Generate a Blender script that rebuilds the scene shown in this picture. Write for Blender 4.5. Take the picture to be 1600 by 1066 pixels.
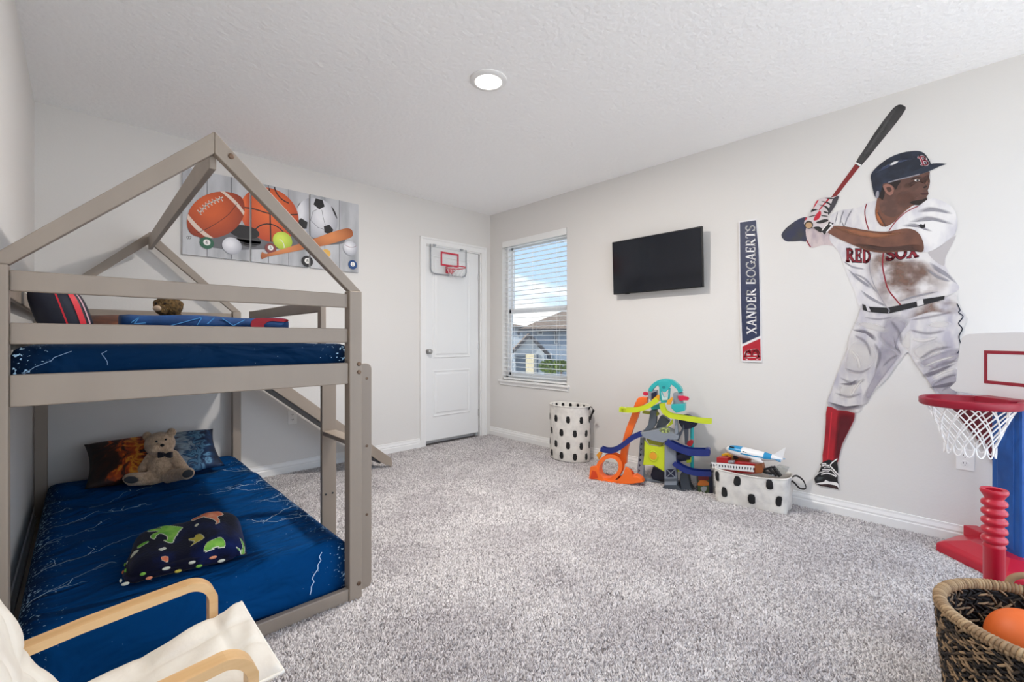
import bpy, bmesh, math, random
import numpy as np
from mathutils import Vector, Matrix

for o in list(bpy.data.objects): bpy.data.objects.remove(o)
SC = bpy.context.scene
COL = SC.collection
PI = math.pi

def lin(r, g, b):
    f = lambda c: (c/255/12.92) if c/255 <= .04045 else ((c/255+.055)/1.055)**2.4
    return (f(r), f(g), f(b), 1.0)

# ------------------------------------------------------------------ camera, sky, sun, exposure
FPX, HOR, EYE = 705.0, 531.0, 1.125            # focal length in pixels, horizon row, eye height in metres
YAW = math.atan2(674, 705)
SN, CS = math.sin(YAW), math.cos(YAW)
cam = bpy.data.cameras.new('camera'); camo = bpy.data.objects.new('camera', cam); COL.objects.link(camo)
camo.location = (0, 0, EYE); camo.rotation_euler = (PI/2, 0, -YAW)
cam.sensor_width = 36; cam.lens = FPX/1600*36; cam.shift_y = -2/1600; cam.clip_start = .02; cam.clip_end = 400
SC.camera = camo

W = bpy.data.worlds.new('sky'); SC.world = W; W.use_nodes = True
nt = W.node_tree; nt.nodes.clear()
def wn(t): return nt.nodes.new(t)
wo = wn('ShaderNodeOutputWorld'); bg = wn('ShaderNodeBackground'); tc = wn('ShaderNodeTexCoord')
sep = wn('ShaderNodeSeparateXYZ'); rmp = wn('ShaderNodeValToRGB'); no = wn('ShaderNodeTexNoise'); mp = wn('ShaderNodeMapping')
crp = wn('ShaderNodeValToRGB'); mx = wn('ShaderNodeMix'); mx.data_type = 'RGBA'
nt.links.new(tc.outputs['Generated'], sep.inputs[0]); nt.links.new(sep.outputs['Z'], rmp.inputs[0])
rmp.color_ramp.elements[0].position = 0.0; rmp.color_ramp.elements[0].color = lin(196, 220, 246)
rmp.color_ramp.elements[1].position = .5; rmp.color_ramp.elements[1].color = lin(140, 184, 234)
mp.inputs['Scale'].default_value = (3.0, 3.0, 9.0); mp.inputs['Location'].default_value = (.35, .1, .4)
nt.links.new(tc.outputs['Generated'], mp.inputs[0]); nt.links.new(mp.outputs[0], no.inputs['Vector'])
no.inputs['Scale'].default_value = 1.7; no.inputs['Detail'].default_value = 6
crp.color_ramp.elements[0].position = .44; crp.color_ramp.elements[1].position = .60
crp.color_ramp.elements[0].color = (0, 0, 0, 1); crp.color_ramp.elements[1].color = (1, 1, 1, 1)
nt.links.new(no.outputs['Fac'], crp.inputs[0]); nt.links.new(crp.outputs[0], mx.inputs['Factor'])
nt.links.new(rmp.outputs[0], mx.inputs['A']); mx.inputs['B'].default_value = (1, 1, 1, 1)
nt.links.new(mx.outputs['Result'], bg.inputs['Color']); bg.inputs['Strength'].default_value = 3.3
nt.links.new(bg.outputs[0], wo.inputs[0])

sun = bpy.data.lights.new('sun', 'SUN'); suno = bpy.data.objects.new('sun', sun); COL.objects.link(suno)
sun.energy = 9.0; sun.angle = .01; sun.color = (1, .95, .87)
suno.location = (-8, 2, 12)
suno.rotation_euler = Vector((.75, -.15, -.65)).to_track_quat('-Z', 'Y').to_euler()
LAMP_POWER = 45.0
SC.cycles.max_bounces = 14; SC.cycles.diffuse_bounces = 9; SC.cycles.transparent_max_bounces = 16

vs = SC.view_settings
vs.view_transform = 'Standard'; vs.look = 'None'; vs.gamma = 1; vs.use_curve_mapping = False
vs.exposure = 0.03

# ------------------------------------------------------------------ helpers
def ray(u, v):
    k = (u-800)/FPX
    return Vector((SN+k*CS, CS-k*SN, (HOR-v)/FPX))
E0 = Vector((0, 0, EYE))
def onX(u, v, X): d = ray(u, v); return E0 + d*(X/d.x)
def onY(u, v, Y): d = ray(u, v); return E0 + d*(Y/d.y)
def onZ(u, v, Z): d = ray(u, v); return E0 + d*((Z-EYE)/d.z)
def atT(u, v, t): return E0 + ray(u, v)*t

MATS = {}
def mat(name, col, rough=.55, metal=0.0, noise=None, bump=None, spec=.5, stretch=None, coat=0.0, sheen=0.0, island=None, emit=None):
    """noise=(colour2, scale, low, high); bump=(scale, strength, distance); island=(colour2) random mix per loose piece"""
    if name in MATS: return MATS[name]
    m = bpy.data.materials.new(name); m.use_nodes = True; MATS[name] = m
    n = m.node_tree; b = n.nodes['Principled BSDF']
    col = col if len(col) == 4 else (*col, 1)
    b.inputs['Base Color'].default_value = col; b.inputs['Roughness'].default_value = rough
    b.inputs['Metallic'].default_value = metal; b.inputs['Specular IOR Level'].default_value = spec
    b.inputs['Coat Weight'].default_value = coat; b.inputs['Sheen Weight'].default_value = sheen
    m.diffuse_color = col
    vec = None
    if noise or bump:
        t = n.nodes.new('ShaderNodeTexCoord'); vec = t.outputs['Object']
        if stretch:
            mpn = n.nodes.new('ShaderNodeMapping'); mpn.inputs['Scale'].default_value = stretch
            n.links.new(vec, mpn.inputs[0]); vec = mpn.outputs[0]
    if noise:
        x = n.nodes.new('ShaderNodeTexNoise'); x.inputs['Scale'].default_value = noise[1]; x.inputs['Detail'].default_value = 5
        n.links.new(vec, x.inputs['Vector'])
        r = n.nodes.new('ShaderNodeValToRGB'); r.color_ramp.elements[0].position = noise[2]; r.color_ramp.elements[1].position = noise[3]
        r.color_ramp.elements[0].color = col; r.color_ramp.elements[1].color = noise[0]
        n.links.new(x.outputs['Fac'], r.inputs[0]); n.links.new(r.outputs[0], b.inputs['Base Color'])
    if island:
        g = n.nodes.new('ShaderNodeNewGeometry'); r = n.nodes.new('ShaderNodeValToRGB')
        r.color_ramp.elements[0].color = col; r.color_ramp.elements[1].color = island
        n.links.new(g.outputs['Random Per Island'], r.inputs[0]); n.links.new(r.outputs[0], b.inputs['Base Color'])
    if bump:
        x = n.nodes.new('ShaderNodeTexNoise'); x.inputs['Scale'].default_value = bump[0]; x.inputs['Detail'].default_value = 3
        n.links.new(vec, x.inputs['Vector'])
        k = n.nodes.new('ShaderNodeBump'); k.inputs['Strength'].default_value = bump[1]; k.inputs['Distance'].default_value = bump[2]
        n.links.new(x.outputs['Fac'], k.inputs['Height']); n.links.new(k.outputs[0], b.inputs['Normal'])
    if emit:
        b.inputs['Emission Color'].default_value = emit[0]; b.inputs['Emission Strength'].default_value = emit[1]
    return m

def smoothpoly(pts, n=4, closed=True):
    out = []; N = len(pts)
    rng = range(N) if closed else range(N-1)
    for i in rng:
        g = (lambda j: pts[j % N]) if closed else (lambda j: pts[min(max(j, 0), N-1)])
        p0, p1, p2, p3 = g(i-1), g(i), g(i+1), g(i+2)
        for k in range(n):
            t = k/n; t2 = t*t; t3 = t2*t
            out.append(tuple(.5*((2*b)+(-a+c)*t+(2*a-5*b+4*c-d)*t2+(-a+3*b-3*c+d)*t3) for a, b, c, d in zip(p0, p1, p2, p3)))
    if not closed: out.append(tuple(pts[-1]))
    return out

class MB:
    def __init__(s): s.v = []; s.f = []
    def add(s, vs_, fs_):
        k = len(s.v); s.v += [Vector(p) for p in vs_]; s.f += [tuple(i+k for i in f) for f in fs_]; return s
    def hexa(s, p):   # 8 corners: bottom loop then top loop
        return s.add(p, [(3,2,1,0),(4,5,6,7),(0,1,5,4),(1,2,6,5),(2,3,7,6),(3,0,4,7)])
    def box(s, x0, x1, y0, y1, z0, z1):
        return s.hexa([(x0,y0,z0),(x1,y0,z0),(x1,y1,z0),(x0,y1,z0),(x0,y0,z1),(x1,y0,z1),(x1,y1,z1),(x0,y1,z1)])
    def obox(s, c, ax, h):
        c = Vector(c); a, b, d = [Vector(x).normalized()*k for x, k in zip(ax, h)]
        return s.hexa([c-a-b-d, c+a-b-d, c+a+b-d, c-a+b-d, c-a-b+d, c+a-b+d, c+a+b+d, c-a+b+d])
    def beam(s, p, q, w, h, up=(0,0,1)):
        p, q = Vector(p), Vector(q); d = (q-p).normalized(); side = d.cross(Vector(up)).normalized(); u = side.cross(d)
        return s.obox((p+q)/2, (d, side, u), ((q-p).length/2, w/2, h/2))
    def loft(s, rings, cap=True, closed=True):
        k = len(s.v); n = len(rings[0])
        for r in rings: s.v += [Vector(p) for p in r]
        for i in range(len(rings)-1):
            for j in range(n if closed else n-1):
                a = k+i*n+j; b = k+i*n+(j+1) % n
                s.f.append((a, b, b+n, a+n))
        if cap:
            s.f.append(tuple(k+j for j in reversed(range(n)))); m = k+(len(rings)-1)*n
            s.f.append(tuple(m+j for j in range(n)))
        return s
    def tube(s, path, r, n=8, closed=False, flat=None):
        """round tube; r number or list; flat=(w,h,up) gives a rectangular section"""
        P = [Vector(p) for p in path]; N = len(P); rings = []
        up = None
        for i in range(N):
            if closed: d = P[(i+1) % N]-P[i-1]
            else: d = P[min(i+1, N-1)]-P[max(i-1, 0)]
            d.normalize()
            if flat:
                side = Vector(flat[2]).cross(d).normalized(); u2 = d.cross(side)
                w = flat[0]/2; h = flat[1]/2
                rings.append([P[i]+side*a*w+u2*b*h for a, b in ((-1,-1),(1,-1),(1,1),(-1,1))])
            else:
                if up is None:
                    up = Vector((0,0,1)) if abs(d.z) < .9 else Vector((1,0,0))
                a = d.cross(up).normalized(); b = a.cross(d).normalized(); up = b
                rr = r[i] if hasattr(r, '__len__') else r
                rings.append([P[i]+a*math.cos(2*PI*j/n)*rr+b*math.sin(2*PI*j/n)*rr for j in range(n)])
        if closed: rings.append(rings[0]); return s.loft(rings, cap=False)
        return s.loft(rings)
    def lathe(s, prof, c=(0,0,0), n=32, ax=None, sx=1, sy=1):
        """prof: (radius, height) pairs; ax: (e1,e2,axis) frame"""
        e1, e2, e3 = [Vector(a) for a in (ax or ((1,0,0),(0,1,0),(0,0,1)))]; c = Vector(c)
        return s.loft([[c+e1*math.cos(2*PI*j/n)*max(r, 1e-4)*sx+e2*math.sin(2*PI*j/n)*max(r, 1e-4)*sy+e3*h for j in range(n)] for r, h in prof], cap=True)
    def ball(s, c, r, n=16, ax=None):
        r = r if hasattr(r, '__len__') else (r, r, r)
        e = [Vector(a).normalized() for a in (ax or ((1,0,0),(0,1,0),(0,0,1)))]; c = Vector(c); m = n//2
        k = len(s.v)
        s.v.append(c-e[2]*r[2])
        for i in range(1, m):
            t = -PI/2+PI*i/m
            for j in range(n):
                a = 2*PI*j/n
                s.v.append(c+e[0]*r[0]*math.cos(t)*math.cos(a)+e[1]*r[1]*math.cos(t)*math.sin(a)+e[2]*r[2]*math.sin(t))
        s.v.append(c+e[2]*r[2]); top = len(s.v)-1
        for j in range(n):
            s.f.append((k, k+1+(j+1) % n, k+1+j)); q = k+1+(m-2)*n
            s.f.append((q+j, q+(j+1) % n, top))
        for i in range(m-2):
            for j in range(n):
                a = k+1+i*n+j; b = k+1+i*n+(j+1) % n
                s.f.append((a, b, b+n, a+n))
        return s
    def prism(s, pts, dvec):
        """polygon of 3D points extruded by dvec"""
        d = Vector(dvec); P = [Vector(p) for p in pts]; n = len(P)
        nrm = Vector((0,0,0))
        for i in range(n): nrm += P[i].cross(P[(i+1) % n])
        if nrm.dot(d) > 0: P.reverse()
        return s.loft([P, [p+d for p in P]]) if False else s._pr(P, d)
    def _pr(s, P, d):
        k = len(s.v); n = len(P); s.v += P+[p+d for p in P]
        s.f.append(tuple(k+i for i in range(n))); s.f.append(tuple(k+n+i for i in reversed(range(n))))
        for i in range(n):
            j = (i+1) % n; s.f.append((k+j, k+i, k+n+i, k+n+j))
        return s
    def grid(s, fn, nu, nv):
        k = len(s.v)
        for i in range(nu+1):
            for j in range(nv+1): s.v.append(Vector(fn(i/nu, j/nv)))
        for i in range(nu):
            for j in range(nv):
                a = k+i*(nv+1)+j; s.f.append((a, a+nv+1, a+nv+2, a+1))
        return s
    def build(s, name, m, parent=None, smooth=False, bevel=0, seg=2, fix=False, angle=None):
        base = Vector((0,0,0))
        if parent is not None:
            q = parent
            while q.parent: q = q.parent
            base = q.location.copy()
        else:
            xs = [p.x for p in s.v]; ys = [p.y for p in s.v]; zs = [p.z for p in s.v]
            base = Vector(((min(xs)+max(xs))/2, (min(ys)+max(ys))/2, min(zs)))
        me = bpy.data.meshes.new(name); me.from_pydata([tuple(p-base) for p in s.v], [], s.f); me.update()
        if fix:
            bm = bmesh.new(); bm.from_mesh(me); bmesh.ops.recalc_face_normals(bm, faces=bm.faces); bm.to_mesh(me); bm.free()
        if m: me.materials.append(m)
        o = bpy.data.objects.new(name, me); COL.objects.link(o)
        if parent is not None: o.parent = parent
        else: o.location = base
        if smooth:
            me.polygons.foreach_set('use_smooth', [True]*len(me.polygons))
            if angle is not None: me.set_sharp_from_angle(angle=math.radians(angle))
        if bevel:
            b = o.modifiers.new('bevel', 'BEVEL'); b.width = bevel; b.segments = seg; b.limit_method = 'ANGLE'; b.harden_normals = False
        return o

def thing(name, loc, label, cat, group=None):
    o = bpy.data.objects.new(name, None); COL.objects.link(o); o.location = loc; o.empty_display_size = .05
    o['label'] = label; o['category'] = cat
    if group: o['group'] = group
    return o
def tag(o, label, cat, group=None):
    o['label'] = label; o['category'] = cat
    if group: o['group'] = group
    return o
def struct(o): o['kind'] = 'structure'; return o

def inside(p, poly):
    x, y = p; r = False; n = len(poly)
    for i in range(n):
        x1, y1 = poly[i]; x2, y2 = poly[i-1]
        if (y1 > y) != (y2 > y) and x < (x2-x1)*(y-y1)/(y2-y1)+x1: r = not r
    return r
def printed(mb, poly, fn, step):
    """cells of a small grid inside poly (2D), carried onto a surface by fn(x,y)"""
    xs = [p[0] for p in poly]; ys = [p[1] for p in poly]
    nx = int((max(xs)-min(xs))/step)+1; ny = int((max(ys)-min(ys))/step)+1
    ids = {}
    def vid(i, j):
        if (i, j) not in ids:
            ids[i, j] = len(mb.v); mb.v.append(Vector(fn(min(xs)+i*step, min(ys)+j*step)))
        return ids[i, j]
    for i in range(nx):
        for j in range(ny):
            if inside((min(xs)+(i+.5)*step, min(ys)+(j+.5)*step), poly):
                mb.f.append((vid(i, j), vid(i+1, j), vid(i+1, j+1), vid(i, j+1)))
    return mb

def clip_rect(poly, x0, x1, y0, y1):
    def cl(P, f, inter):
        out = []
        for i in range(len(P)):
            a, b = P[i-1], P[i]
            if f(b):
                if not f(a): out.append(inter(a, b))
                out.append(b)
            elif f(a): out.append(inter(a, b))
        return out
    def ix(x): return lambda a, b: (x, a[1]+(b[1]-a[1])*(x-a[0])/(b[0]-a[0]))
    def iy(y): return lambda a, b: (a[0]+(b[0]-a[0])*(y-a[1])/(b[1]-a[1]), y)
    for f, g in ((lambda p: p[0] >= x0, ix(x0)), (lambda p: p[0] <= x1, ix(x1)), (lambda p: p[1] >= y0, iy(y0)), (lambda p: p[1] <= y1, iy(y1))):
        if not poly: return []
        poly = cl(poly, f, g)
    return poly

def ell(cx, cy, rx, ry, n=32, rot=0, a0=0, a1=2*PI):
    c, s_ = math.cos(rot), math.sin(rot)
    full = abs(a1-a0-2*PI) < 1e-6; N = n if full else n+1
    out = []
    for i in range(N):
        a = a0+(a1-a0)*i/n; x = rx*math.cos(a); y = ry*math.sin(a)
        out.append((cx+x*c-y*s_, cy+x*s_+y*c))
    return out
def ribbon(pts, w):
    """2D polyline to a closed outline of width w (number or per-point list)"""
    L, R = [], []; N = len(pts)
    for i in range(N):
        a = pts[max(i-1, 0)]; b = pts[min(i+1, N-1)]
        dx, dy = b[0]-a[0], b[1]-a[1]; l = math.hypot(dx, dy) or 1
        ww = (w[i] if hasattr(w, '__len__') else w)/2
        L.append((pts[i][0]-dy/l*ww, pts[i][1]+dx/l*ww)); R.append((pts[i][0]+dy/l*ww, pts[i][1]-dx/l*ww))
    return L+R[::-1]

# serif capitals drawn as thick strokes on a 1-high cell: (advance, [(points, width)])
def arcpts(cx, cy, rx, ry, a0, a1, n=14):
    return [(cx+rx*math.cos(math.radians(a0+(a1-a0)*i/n)), cy+ry*math.sin(math.radians(a0+(a1-a0)*i/n))) for i in range(n+1)]
TK, TN = .15, .075
def sf(x, y, l=.26): yy = min(max(y, .03), .97); return ([(x-l/2, yy), (x+l/2, yy)], .06)
GL = {
 'X': (.86, [([(.14,1),(.72,0)],TK),([(.70,1),(.16,0)],TN),sf(.16,1),sf(.70,1),sf(.16,0),sf(.72,0)]),
 'A': (.86, [([(.42,1),(.14,0)],TN),([(.42,1),(.70,0)],TK),([(.22,.34),(.62,.34)],TN),sf(.14,0),sf(.70,0)]),
 'N': (.90, [([(.16,0),(.16,1)],TN),([(.16,1),(.72,0)],TK),([(.72,0),(.72,1)],TN),sf(.12,1,.2),sf(.72,1),sf(.16,0)]),
 'D': (.86, [([(.18,0),(.18,1)],TK),(arcpts(.30,.5,.40,.46,-90,90),.11),([(.10,.965),(.32,.965)],.07),([(.10,.035),(.32,.035)],.07)]),
 'E': (.74, [([(.18,0),(.18,1)],TK),([(.08,.965),(.62,.965)],.07),([(.08,.035),(.64,.035)],.07),([(.18,.52),(.48,.52)],.07),([(.60,1),(.60,.76)],.05),([(.62,0),(.62,.26)],.05),([(.48,.64),(.48,.40)],.05)]),
 'R': (.86, [([(.18,0),(.18,1)],TK),(arcpts(.32,.73,.27,.235,-90,90),.10),([(.08,.965),(.34,.965)],.07),([(.18,.50),(.34,.50)],.07),([(.36,.50),(.72,.02)],TK),sf(.18,0),sf(.74,0,.18)]),
 'B': (.80, [([(.18,0),(.18,1)],TK),(arcpts(.30,.745,.26,.22,-90,90),.11),(arcpts(.30,.265,.34,.235,-90,90),.11),([(.08,.965),(.32,.965)],.07),([(.08,.035),(.32,.035)],.07),([(.18,.515),(.34,.515)],.07)]),
 'O': (.92, [(arcpts(.45,.5,.36,.45,0,360,28),.12)]),
 'G': (.92, [(arcpts(.46,.5,.37,.45,50,360,26),.12),([(.62,.42),(.92,.42)],.06),([(.77,.42),(.77,.06)],TK),([(.71,.98),(.71,.72)],.05)]),
 'T': (.80, [([(.40,0),(.40,1)],TK),([(.06,.965),(.74,.965)],.07),sf(.40,0),([(.07,1),(.07,.74)],.05),([(.73,1),(.73,.74)],.05)]),
 'S': (.70, [(arcpts(.34,.745,.235,.215,25,270,14)+arcpts(.34,.255,.25,.215,90,-155,14),.12),([(.57,.98),(.57,.72)],.05),([(.09,.28),(.09,.02)],.05)]),
 ' ': (.40, []),
}
def word(mb, text, fn, grow=0.0, kern=.0):
    """fn(x, y) carries cell coordinates onto a surface"""
    x = 0
    for ch in text:
        adv, st = GL[ch]
        for pts, w in st:
            for a, b in zip(pts[:-1], pts[1:]):
                dx, dy = b[0]-a[0], b[1]-a[1]; l = math.hypot(dx, dy) or 1; e = .02+grow*.5 if len(pts) > 2 else grow*.5
                a2 = (a[0]-dx/l*e, a[1]-dy/l*e); b2 = (b[0]+dx/l*e, b[1]+dy/l*e); ww = (w+grow)/2
                q = [(a2[0]-dy/l*ww, a2[1]+dx/l*ww), (b2[0]-dy/l*ww, b2[1]+dx/l*ww), (b2[0]+dy/l*ww, b2[1]-dx/l*ww), (a2[0]+dy/l*ww, a2[1]-dx/l*ww)]
                mb.add([fn(x+p[0], p[1]) for p in q], [(0,1,2,3)])
        x += adv+kern
    return x
def wordlen(text, kern=0.0): return sum(GL[c][0]+kern for c in text)
def digits(mb, text, fn, size=1.0):
    cu = bpy.data.curves.new('figure', 'FONT'); cu.body = text; cu.align_x = 'CENTER'; cu.align_y = 'CENTER'; cu.size = size
    o = bpy.data.objects.new('figure', cu); COL.objects.link(o)
    dg = bpy.context.evaluated_depsgraph_get(); dg.update(); me = bpy.data.meshes.new_from_object(o.evaluated_get(dg))
    mb.add([fn(v.co.x, v.co.y) for v in me.vertices], [tuple(p.vertices) for p in me.polygons])
    bpy.data.objects.remove(o); bpy.data.curves.remove(cu); bpy.data.meshes.remove(me)

# ------------------------------------------------------------------ the room
XL, XR, YF, YB, ZC = -.207, 3.517, -.95, 4.053, 2.6
m_wall = mat('wall_paint', lin(222, 219, 215), .75, bump=(90, .12, .004))
m_ceil = mat('ceiling_knockdown', lin(251, 251, 251), .85, bump=(34, .4, .016))
m_white = mat('white_trim_paint', lin(236, 235, 233), .35)
m_door = mat('door_paint', lin(232, 232, 231), .4, bump=(60, .05, .002))
m_carpet = mat('carpet_backing', lin(120, 114, 113), .95)

fl = struct(MB().box(XL-.1, XR+.1, YF-.1, YB+.1, -.08, 0).build('floor', m_carpet))
struct(MB().box(XL-.15, XR+.15, YF-.15, YB+.3, ZC, ZC+.15).build('ceiling', m_ceil))
struct(MB().box(XL-.14, XL, YF-.14, YB+.25, -.08, ZC).build('wall_left', m_wall))
DX0, DX1, DZ1 = 2.612, 3.372, 2.13         # door opening
w = MB(); w.box(XL, DX0, YB, YB+.12, 0, ZC); w.box(DX1, XR+.14, YB, YB+.12, 0, ZC); w.box(DX0, DX1, YB, YB+.12, DZ1, ZC)
w.box(XL, XR+.14, YB+.12, YB+.25, -.08, ZC)  # unseen backing added behind the door to keep sky light out
struct(w.build('wall_back', m_wall))
WY0, WY1, WZ0, WZ1 = 2.885, 3.842, .668, 2.25   # window opening
w = MB(); w.box(XR, XR+.14, YF-.14, WY0, 0, ZC); w.box(XR, XR+.14, WY1, YB+.12, 0, ZC)
w.box(XR, XR+.14, WY0, WY1, 0, WZ0); w.box(XR, XR+.14, WY0, WY1, WZ1, ZC)
struct(w.build('wall_right', m_wall))
# wall behind the camera with an added wide window, unseen, for fill light
FX0, FX1, FZ0, FZ1 = .0, 3.35, .12, 2.5
w = MB(); w.box(XL-.14, FX0, YF-.14, YF, 0, ZC); w.box(FX1, XR+.14, YF-.14, YF, 0, ZC)
w.box(FX0, FX1, YF-.14, YF, 0, FZ0); w.box(FX0, FX1, YF-.14, YF, FZ1, ZC)
struct(w.build('wall_front', m_wall))
w = MB()
for x0, x1, z0, z1 in ((FX0, FX0+.05, FZ0, FZ1), (FX1-.05, FX1, FZ0, FZ1), (FX0, FX1, FZ0, FZ0+.05), (FX0, FX1, FZ1-.05, FZ1), ((FX0+FX1)/2-.025, (FX0+FX1)/2+.025, FZ0, FZ1)):
    w.box(x0, x1, YF-.1, YF-.05, z0, z1)
struct(w.build('added_fill_window', m_white))

def skirting(name, p, q, n):
    """moulded baseboard from p to q, n pointing into the room"""
    p, q, n = Vector(p), Vector(q), Vector(n)
    prof = [(0,0),(.016,0),(.016,.052),(.012,.058),(.013,.068),(.007,.086),(.006,.098),(0,.1)]
    return struct(MB().loft([[a+n*x+Vector((0,0,z)) for x, z in prof] for a in (p, q)]).build(name, m_white, fix=True))
skirting('baseboard_back', (XL, YB, 0), (2.547, YB, 0), (0,-1,0))
skirting('baseboard_right', (XR, YB, 0), (XR, YF, 0), (-1,0,0))
skirting('baseboard_left', (XL, YF, 0), (XL, YB, 0), (1,0,0))

# door with casing
CX0, CX1, CZ = 2.545, 3.45, 2.205
prof = [(-.006+DX0-CX0+.012, 0), (-.006+DX0-CX0+.012, -.010), (.05, -.012), (.024, -.013), (.018, -.019), (.004, -.02), (0, -.016), (0, 0)]   # inset from the outer edge, proud of the wall
w = MB(); w.loft([[(CX0+i, YB+y, 0) for i, y in prof], [(CX0+i, YB+y, CZ-i) for i, y in prof], [(CX1-i, YB+y, CZ-i) for i, y in prof], [(CX1-i, YB+y, 0) for i, y in prof]])
struct(w.build('trim_1', m_white, fix=True))
w = MB(); w.box(DX0, DX0+.012, YB, YB+.1, 0, DZ1); w.box(DX1-.012, DX1, YB, YB+.1, 0, DZ1); w.box(DX0, DX1, YB, YB+.1, DZ1-.012, DZ1)
w.box(DX1-.025, DX1-.01, YB+.06, YB+.1, 0, DZ1)
struct(w.build('trim_2', m_white, bevel=.002))
d0 = YB+.012
dr = struct(MB().box(DX0+.014, DX1-.03, d0, d0+.035, .05, DZ1-.014).build('door_1', m_door, bevel=.002))
def panel(x0, x1, z0, z1):
    w = MB()
    prof = [(0, 0), (.012, -.007), (.022, -.001), (.03, .004), (.05, -.008), (.06, -.008)]
    rings = []
    for inset, dy in prof:
        rings.append([(x0+inset, d0+dy, z0+inset), (x1-inset, d0+dy, z0+inset), (x1-inset, d0+dy, z1-inset), (x0+inset, d0+dy, z1-inset)])
    w.loft(rings, cap=False); k = len(w.v)-4; w.f.append((k, k+1, k+2, k+3))
    return w.build('door_panel', m_door, dr, fix=False)
panel(2.712, 3.222, .925, 2.03); panel(2.712, 3.222, .295, .8)
m_steel = mat('brushed_nickel', lin(190, 188, 185), .3, 1.0)
w = MB(); kz = 1.0; kx = 2.652
w.lathe([(.026, 0), (.026, .006), (.010, .01), (.010, .03), (.022, .038), (.027, .05), (.024, .06), (.012, .064)], (kx, d0, kz), 20, ((1,0,0),(0,0,1),(0,-1,0)))
w.build('door_handle', m_steel, dr, smooth=True, fix=True)
for z in (.28, 1.05, 1.85):
    MB().tube([(DX1-.028, YB+.012, z-.04), (DX1-.028, YB+.012, z+.04)], .006, 8).build('hinge', m_steel, dr)

# window with two sashes, sill and slatted blind
m_vinyl = mat('white_window_vinyl', lin(238, 239, 240), .3)
m_glass = bpy.data.materials.new('window_glass'); m_glass.use_nodes = True
n = m_glass.node_tree; n.nodes.clear(); o_ = n.nodes.new('ShaderNodeOutputMaterial'); tr = n.nodes.new('ShaderNodeBsdfTransparent'); gl = n.nodes.new('ShaderNodeBsdfGlossy')
ms = n.nodes.new('ShaderNodeMixShader'); ms.inputs[0].default_value = .05; gl.inputs['Roughness'].default_value = .02
tr.inputs[0].default_value = (.63, .64, .64, 1)   # panes darkened to dim the view against the brightened sky
n.links.new(tr.outputs[0], ms.inputs[1]); n.links.new(gl.outputs[0], ms.inputs[2]); n.links.new(ms.outputs[0], o_.inputs[0])
FXW = XR+.085
w = MB()
for y0, y1, z0, z1 in ((WY0, WY0+.035, WZ0, WZ1), (WY1-.035, WY1, WZ0, WZ1), (WY0, WY1, WZ0, WZ0+.04), (WY0, WY1, WZ1-.04, WZ1)):
    w.box(FXW-.02, FXW+.05, y0, y1, z0, z1)
win = struct(w.build('window_1', m_vinyl, bevel=.003))
MIDZ = 1.45
def sash(x, z0, z1):
    w = MB(); a, b = WY0+.036, WY1-.036
    for y0, y1, q0, q1 in ((a, a+.035, z0, z1), (b-.035, b, z0, z1), (a, b, z0, z0+.042), (a, b, z1-.042, z1)):
        w.box(x, x+.022, y0, y1, q0, q1)
    s_ = w.build('sash', m_vinyl, win, bevel=.002)
    MB().box(x+.009, x+.013, a+.034, b-.034, z0+.041, z1-.041).build('pane', m_glass, s_)
sash(FXW+.024, MIDZ-.02, WZ1-.041); sash(FXW-.004, WZ0+.041, MIDZ+.022)
struct(MB().box(XR-.035, XR+.07, WY0-.04, WY1+.04, WZ0-.022, WZ0).box(XR-.014, XR, WY0-.028, WY1+.028, WZ0-.06, WZ0-.022).build('trim_3', m_white, bevel=.004))
bl = thing('window_blind', (XR+.03, (WY0+WY1)/2, WZ0+.001), 'white horizontal slat blind lowered over the window, slats open', 'blind')
m_slat = mat('blind_slat', lin(240, 240, 238), .4)
ba, bb = WY0+.012, WY1-.012; bx_ = XR+.034
MB().box(bx_-.03, bx_+.03, ba, bb, WZ1-.055, WZ1-.003).build('head_rail', m_slat, bl, bevel=.003)
MB().box(bx_-.037, bx_-.031, ba-.008, bb+.008, WZ1-.068, WZ1-.001).build('valance', m_slat, bl, bevel=.002)
MB().box(bx_-.025, bx_+.025, ba, bb, WZ0+.003, WZ0+.024).build('bottom_rail', m_slat, bl, bevel=.004)
NS = 30; z0 = WZ0+.05; dz = (WZ1-.075-z0)/(NS-1)
prof = [(-.024, -.0015), (-.012, .0015), (0, .0025), (.012, .0015), (.024, -.0015)]
sl = MB().loft([[(bx_+x, y, z0+z+s_*.0011) for s_ in (0, 1) for x, z in (prof if s_ == 0 else prof[::-1])] for y in (ba, bb)]).build('slat', m_slat, bl, fix=True)
for i in range(1, NS):
    c = sl.copy(); COL.objects.link(c); c.parent = bl; c.location = (0, 0, dz*i)
for y in (ba+.13, (ba+bb)/2, bb-.13):
    for dx in (-.025, .025):
        MB().tube([(bx_+dx, y, WZ0+.03), (bx_+dx, y, WZ1-.05)], .0011, 5).build('cord', m_slat, bl)
MB().tube([(bx_-.034, bb-.09, 1.3), (bx_-.034, bb-.09, WZ1-.06)], .004, 8).build('tilt_wand', m_slat, bl)

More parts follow.
